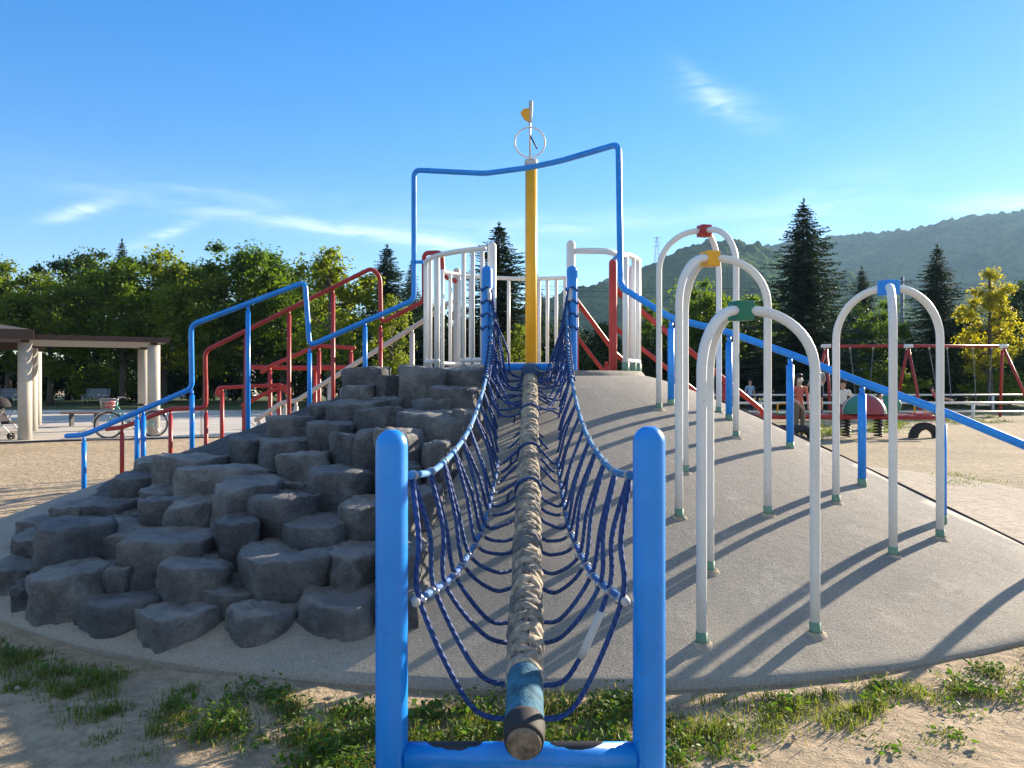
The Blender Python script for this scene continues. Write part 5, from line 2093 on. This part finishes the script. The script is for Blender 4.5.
    tubepart('pole', M['bench_blue'], up, [(x, 62, 0), (x, 62, 5), (x, 62, 9.8)], .14, 10)
    mb = MB()
    mb.box((x, 62, 9.4), (1.6, .12, .12))
    mb.box((x, 62, 8.8), (1.2, .12, .12))
    part(mb, 'crossarm', M['bench_blue'], up)
    wire = thing('power_line', 'thin dark power wires crossing in front of the hills', 'power line', (x, 62, 0))
    for dz, dx in ((9.6, -.5), (9.45, .5), (8.95, 0)):
        pts = []
        for k in range(50):
            t = k / 49
            xx = -5 + (x + 75) * t
            q = abs(((xx - x) / 38.0 + .5) % 1 - .5) * 2
            pts.append((xx, 62 + dx + .02 * xx, dz + .0 - .8 * (1 - (1 - q) ** 2)))
        tubepart('wire', M['black'], wire, pts, .016, 5)
    pt = P(657, 262, 790)
    py = thing('pylon', 'tiny steel lattice pylon on the hill crest left of the red block arch', 'pylon', (pt.x, pt.y, pt.z - 3))
    z0 = pt.z - 4
    mb = MB()
    H = 30
    for sx, sy in ((-1, -1), (1, -1), (1, 1), (-1, 1)):
        mb.tube([(pt.x + sx * 3, pt.y + sy * 3, z0), (pt.x + sx * .5, pt.y + sy * .5, z0 + H)], .16, 4)
    for k in range(6):
        a, b = k / 6, (k + 1) / 6
        wa, wb = 3 - 2.5 * a, 3 - 2.5 * b
        mb.tube([(pt.x - wa, pt.y - wa, z0 + H * a), (pt.x + wb, pt.y - wb, z0 + H * b)], .14, 4)
        mb.tube([(pt.x + wa, pt.y - wa, z0 + H * a), (pt.x - wb, pt.y - wb, z0 + H * b)], .14, 4)
    part(mb, 'tower', M['bench_blue'], py)
    for z in (.68, .82, .96):
        tubepart('crossarm', M['bench_blue'], py, [(pt.x - 4.5, pt.y, z0 + H * z), (pt.x + 4.5, pt.y, z0 + H * z)], .22, 4)


# ------------------------------------------------------------------ people
def person(label, loc, rz, h, J, cols, hair_long=False, mask=False):
    """J: joint overrides in units of body height (x right, y towards facing is -y, z up); one skinned body with cloth zones"""
    j = dict(pelvis=(0, 0, .52), waist=(0, .0, .60), chest=(0, 0, .73), neck=(0, 0, .835), head0=(0, -.005, .885), head1=(0, -.01, .955),
             shL=(.10, 0, .80), elL=(.135, .02, .64), wrL=(.145, -.03, .50), haL=(.147, -.045, .455),
             shR=(-.10, 0, .80), elR=(-.135, .02, .64), wrR=(-.145, -.03, .50), haR=(-.147, -.045, .455),
             hipL=(.052, 0, .50), knL=(.058, -.012, .28), anL=(.060, .012, .045), toL=(.066, -.075, .018),
             hipR=(-.052, 0, .50), knR=(-.058, -.012, .28), anR=(-.060, .012, .045), toR=(-.066, -.075, .018))
    j.update(J)
    rad = dict(pelvis=.078, waist=.068, chest=.080, neck=.030, head0=.050, head1=.052, shL=.036, elL=.024, wrL=.017, haL=.018, hipL=.056, knL=.036, anL=.022, toL=.020)
    for k in list(rad):
        if k.endswith('L'):
            rad[k[:-1] + 'R'] = rad[k]
    E = [('pelvis', 'waist'), ('waist', 'chest'), ('chest', 'neck'), ('neck', 'head0'), ('head0', 'head1')]
    for s in 'LR':
        E += [('chest', 'sh' + s), ('sh' + s, 'el' + s), ('el' + s, 'wr' + s), ('wr' + s, 'ha' + s), ('pelvis', 'hip' + s), ('hip' + s, 'kn' + s), ('kn' + s, 'an' + s), ('an' + s, 'to' + s)]
    names = list(j)
    V = [Vector(j[n]) * h for n in names]
    rads = [rad[n] * h for n in names]
    EI = [(names.index(a), names.index(b)) for a, b in E]
    for s in 'LR':
        hv = Vector(j['ha' + s]) - Vector(j['wr' + s])
        hv = hv.normalized()
        sd = hv.cross(Vector((1, 0, 0)))
        sd = sd.normalized() if sd.length > .1 else Vector((0, 1, 0))
        base = names.index('ha' + s)
        for k in range(5):
            off = (k - 2) * .0085
            ln = (.026, .040, .045, .042, .033)[k]
            if k == 0:
                p1 = Vector(j['ha' + s]) + sd * -.022 + hv * .006
                p2 = p1 + hv * ln * .7 + sd * -.008
            else:
                p1 = Vector(j['ha' + s]) + sd * off + hv * .018
                p2 = p1 + hv * ln + Vector((0, -.006, 0))
            V += [p1 * h, p2 * h]
            rads += [.0062 * h, .0048 * h]
            EI += [(base, len(V) - 2), (len(V) - 2, len(V) - 1)]
    me = bpy.data.meshes.new('skeleton')
    me.from_pydata(V, EI, [])
    tmp = bpy.data.objects.new('skeleton', me)
    COL.objects.link(tmp)
    sk = tmp.modifiers.new('skin', 'SKIN')
    sk.branch_smoothing = .4
    lay = me.skin_vertices[0].data
    for i, r in enumerate(rads):
        lay[i].radius = (r, r * (.82 if i in (names.index('chest'), names.index('pelvis'), names.index('waist')) else 1))
        lay[i].use_root = (i == 0)
    ss = tmp.modifiers.new('sub', 'SUBSURF')
    ss.levels = ss.render_levels = 2
    dg = bpy.context.evaluated_depsgraph_get()
    bm_me = bpy.data.meshes.new_from_object(tmp.evaluated_get(dg))
    bpy.data.objects.remove(tmp)
    mats = ['skin', cols['shirt'], cols['trousers'], cols['shoe']]
    bm_me.materials.clear()
    for m in mats:
        bm_me.materials.append(M[m])
    zone = {'pelvis': 2, 'waist': 1, 'chest': 1, 'neck': 0, 'head0': 0, 'head1': 0}
    sleeve = cols.get('sleeve', .9)
    shorts = cols.get('shorts', False)

    def cls(p):
        best, bz = 1e9, 0
        for a, b in E:
            A, B = Vector(j[a]) * h, Vector(j[b]) * h
            t = max(0, min(1, (p - A).dot(B - A) / max(1e-9, (B - A).length_squared)))
            dd = (p - A.lerp(B, t)).length
            if dd < best:
                best = dd
                if b.startswith('head') or b == 'neck' and t > .6:
                    bz = 0
                elif b == 'neck' or b == 'chest' or b.startswith('sh'):
                    bz = 1
                elif b == 'waist':
                    bz = 1 if t > .25 else 2
                elif b.startswith('el'):
                    bz = 1 if t < sleeve else 0
                elif b.startswith('wr') or b.startswith('ha'):
                    bz = 0
                elif b.startswith('hip'):
                    bz = 2
                elif b.startswith('kn'):
                    bz = 2 if (not shorts or t < .8) else 0
                elif b.startswith('an'):
                    bz = 2 if not shorts and t < .9 else (0 if t < .9 else 3)
                else:
                    bz = 3
        return bz
    for p in bm_me.polygons:
        p.material_index = cls(p.center)
        p.use_smooth = True
    th = thing('person', label, 'person', loc, rz, None, True)
    bm_me.name = 'body'
    b = bpy.data.objects.new('body', bm_me)
    COL.objects.link(b)
    b.parent = th
    hc = (Vector(j['head0']) + Vector(j['head1'])) / 2 * h
    fwd = Vector((0, -1, 0))
    mb = MB()
    n, m = 14, 9
    rows = []
    for i in range(m):
        el = PI / 2 * (1 - i / (m - 1) * (1.55 if hair_long else 1.25))
        row = []
        for k in range(n):
            a = 2 * PI * k / n
            dv = Vector((math.cos(a) * math.cos(el), math.sin(a) * math.cos(el), math.sin(el)))
            if dv.y < -.25 and dv.z < .45:
                dv = Vector((dv.x, -.25, max(dv.z, .42)))
            rr = .066 * h * (1 + .06 * noise.noise(dv * 4))
            mb.v.append(hc + Vector((0, .004 * h, .014 * h)) + Vector((dv.x * rr * .96, dv.y * rr * 1.1, dv.z * rr * 1.12)))
            row.append(len(mb.v) - 1)
        rows.append(row)
    for i in range(m - 1):
        for k in range(n):
            mb.face((rows[i][k], rows[i + 1][k], rows[i + 1][(k + 1) % n], rows[i][(k + 1) % n]))
    part(mb, 'hair', M['hair'], th)
    mb = MB()
    for s in (-1, 1):
        mb.lathe([(.001, -.006 * h), (.006 * h, 0), (.001, .006 * h)], hc + Vector((s * .021 * h, -.050 * h, .004 * h)), 8)
    part(mb, 'eyes', M['black'], th)
    if mask:
        mb = MB()
        mb.lathe([(.001, -.034 * h), (.03 * h, -.03 * h), (.046 * h, -.004 * h), (.043 * h, .014 * h), (.03 * h, .018 * h)], hc + Vector((0, -.018 * h, -.02 * h)), 14, 0, PI, 2 * PI)
        part(mb, 'face_mask', M['white_cloth'], th)
    else:
        mb = MB()
        mb.tube([hc + Vector((0, -.050 * h, .004 * h)), hc + Vector((0, -.066 * h, -.012 * h))], [.006 * h, .009 * h], 6, 'dome')
        mb.tube([hc + Vector((-.016 * h, -.052 * h, -.028 * h)), hc + Vector((.016 * h, -.052 * h, -.028 * h))], .004 * h, 6)
        part(mb, 'nose_and_mouth', M['skin'], th)
    return th


def build_people():
    def at(px, Y, z=0):
        return ((px - 512) / F * Y, Y, z)
    person('adult in a coral shirt and white face mask standing by the seesaw', at(799, 19.55), R(20), 1.66,
           dict(elL=(.15, -.02, .66), wrL=(.09, -.10, .53), haL=(.075, -.12, .49), elR=(-.15, .0, .65), wrR=(-.06, -.11, .52), haR=(-.045, -.13, .485)),
           dict(shirt='coral', trousers='khaki', shoe='black', sleeve=.85), True, True)
    person('child in a grey shirt and navy shorts standing on the red seesaw beam', at(819, 20.28, .60), R(200), 1.36,
           dict(elR=(-.16, -.03, .66), wrR=(-.15, -.09, .53), haR=(-.15, -.11, .49), elL=(.17, -.02, .68), wrL=(.19, -.08, .56), haL=(.195, -.10, .52)),
           dict(shirt='grey_cloth', trousers='navy', shoe='shoe', sleeve=.8, shorts=True))
    person('child in a white T-shirt standing just left of the striped dome', at(843, 21.2), R(-10), 1.52,
           dict(elL=(.15, .0, .66), wrL=(.17, -.08, .55), haL=(.175, -.10, .51)), dict(shirt='white_cloth', trousers='navy', shoe='black', sleeve=.7))
    person('small child in a mauve top standing between the dome and the green spring rider', at(880, 22.2), R(40), 1.15, dict(),
           dict(shirt='purple', trousers='sky_cloth', shoe='black', sleeve=.8))
    person('distant person in a pale blue top seen under the blue handrail', at(750, 33.0), R(15), 1.55, dict(),
           dict(shirt='sky_cloth', trousers='navy', shoe='black', sleeve=.8))
    # child on the swing, legs kicked forward
    person('child sitting on the middle swing with legs stretched out', at(938, 29.52, .10), R(62), 1.2,
           dict(pelvis=(0, .0, .53), waist=(0, .05, .60), chest=(0, .12, .70), neck=(0, .16, .79), head0=(0, .165, .84), head1=(0, .165, .91),
                shL=(.10, .14, .77), elL=(.17, .06, .72), wrL=(.19, .0, .83), haL=(.19, -.01, .87), shR=(-.10, .14, .77), elR=(-.17, .06, .72), wrR=(-.19, .0, .83), haR=(-.19, -.01, .87),
                hipL=(.055, -.02, .52), knL=(.07, -.24, .57), anL=(.07, -.45, .52), toL=(.07, -.49, .58), hipR=(-.055, -.02, .52), knR=(-.07, -.24, .57), anR=(-.07, -.45, .50), toR=(-.07, -.49, .56)),
           dict(shirt='pink', trousers='navy', shoe='black', sleeve=.7, shorts=True))


build_ground()
build_hills()
build_haze()
build_mound()
build_rocks()
build_bridge()
build_blue_rail()
build_red_left()
build_white_stair_rail()
build_red_right()
build_platform_rail()
build_mast()
build_arches()
build_trees()
build_grass()
build_left_side()
build_right_side()
build_people()
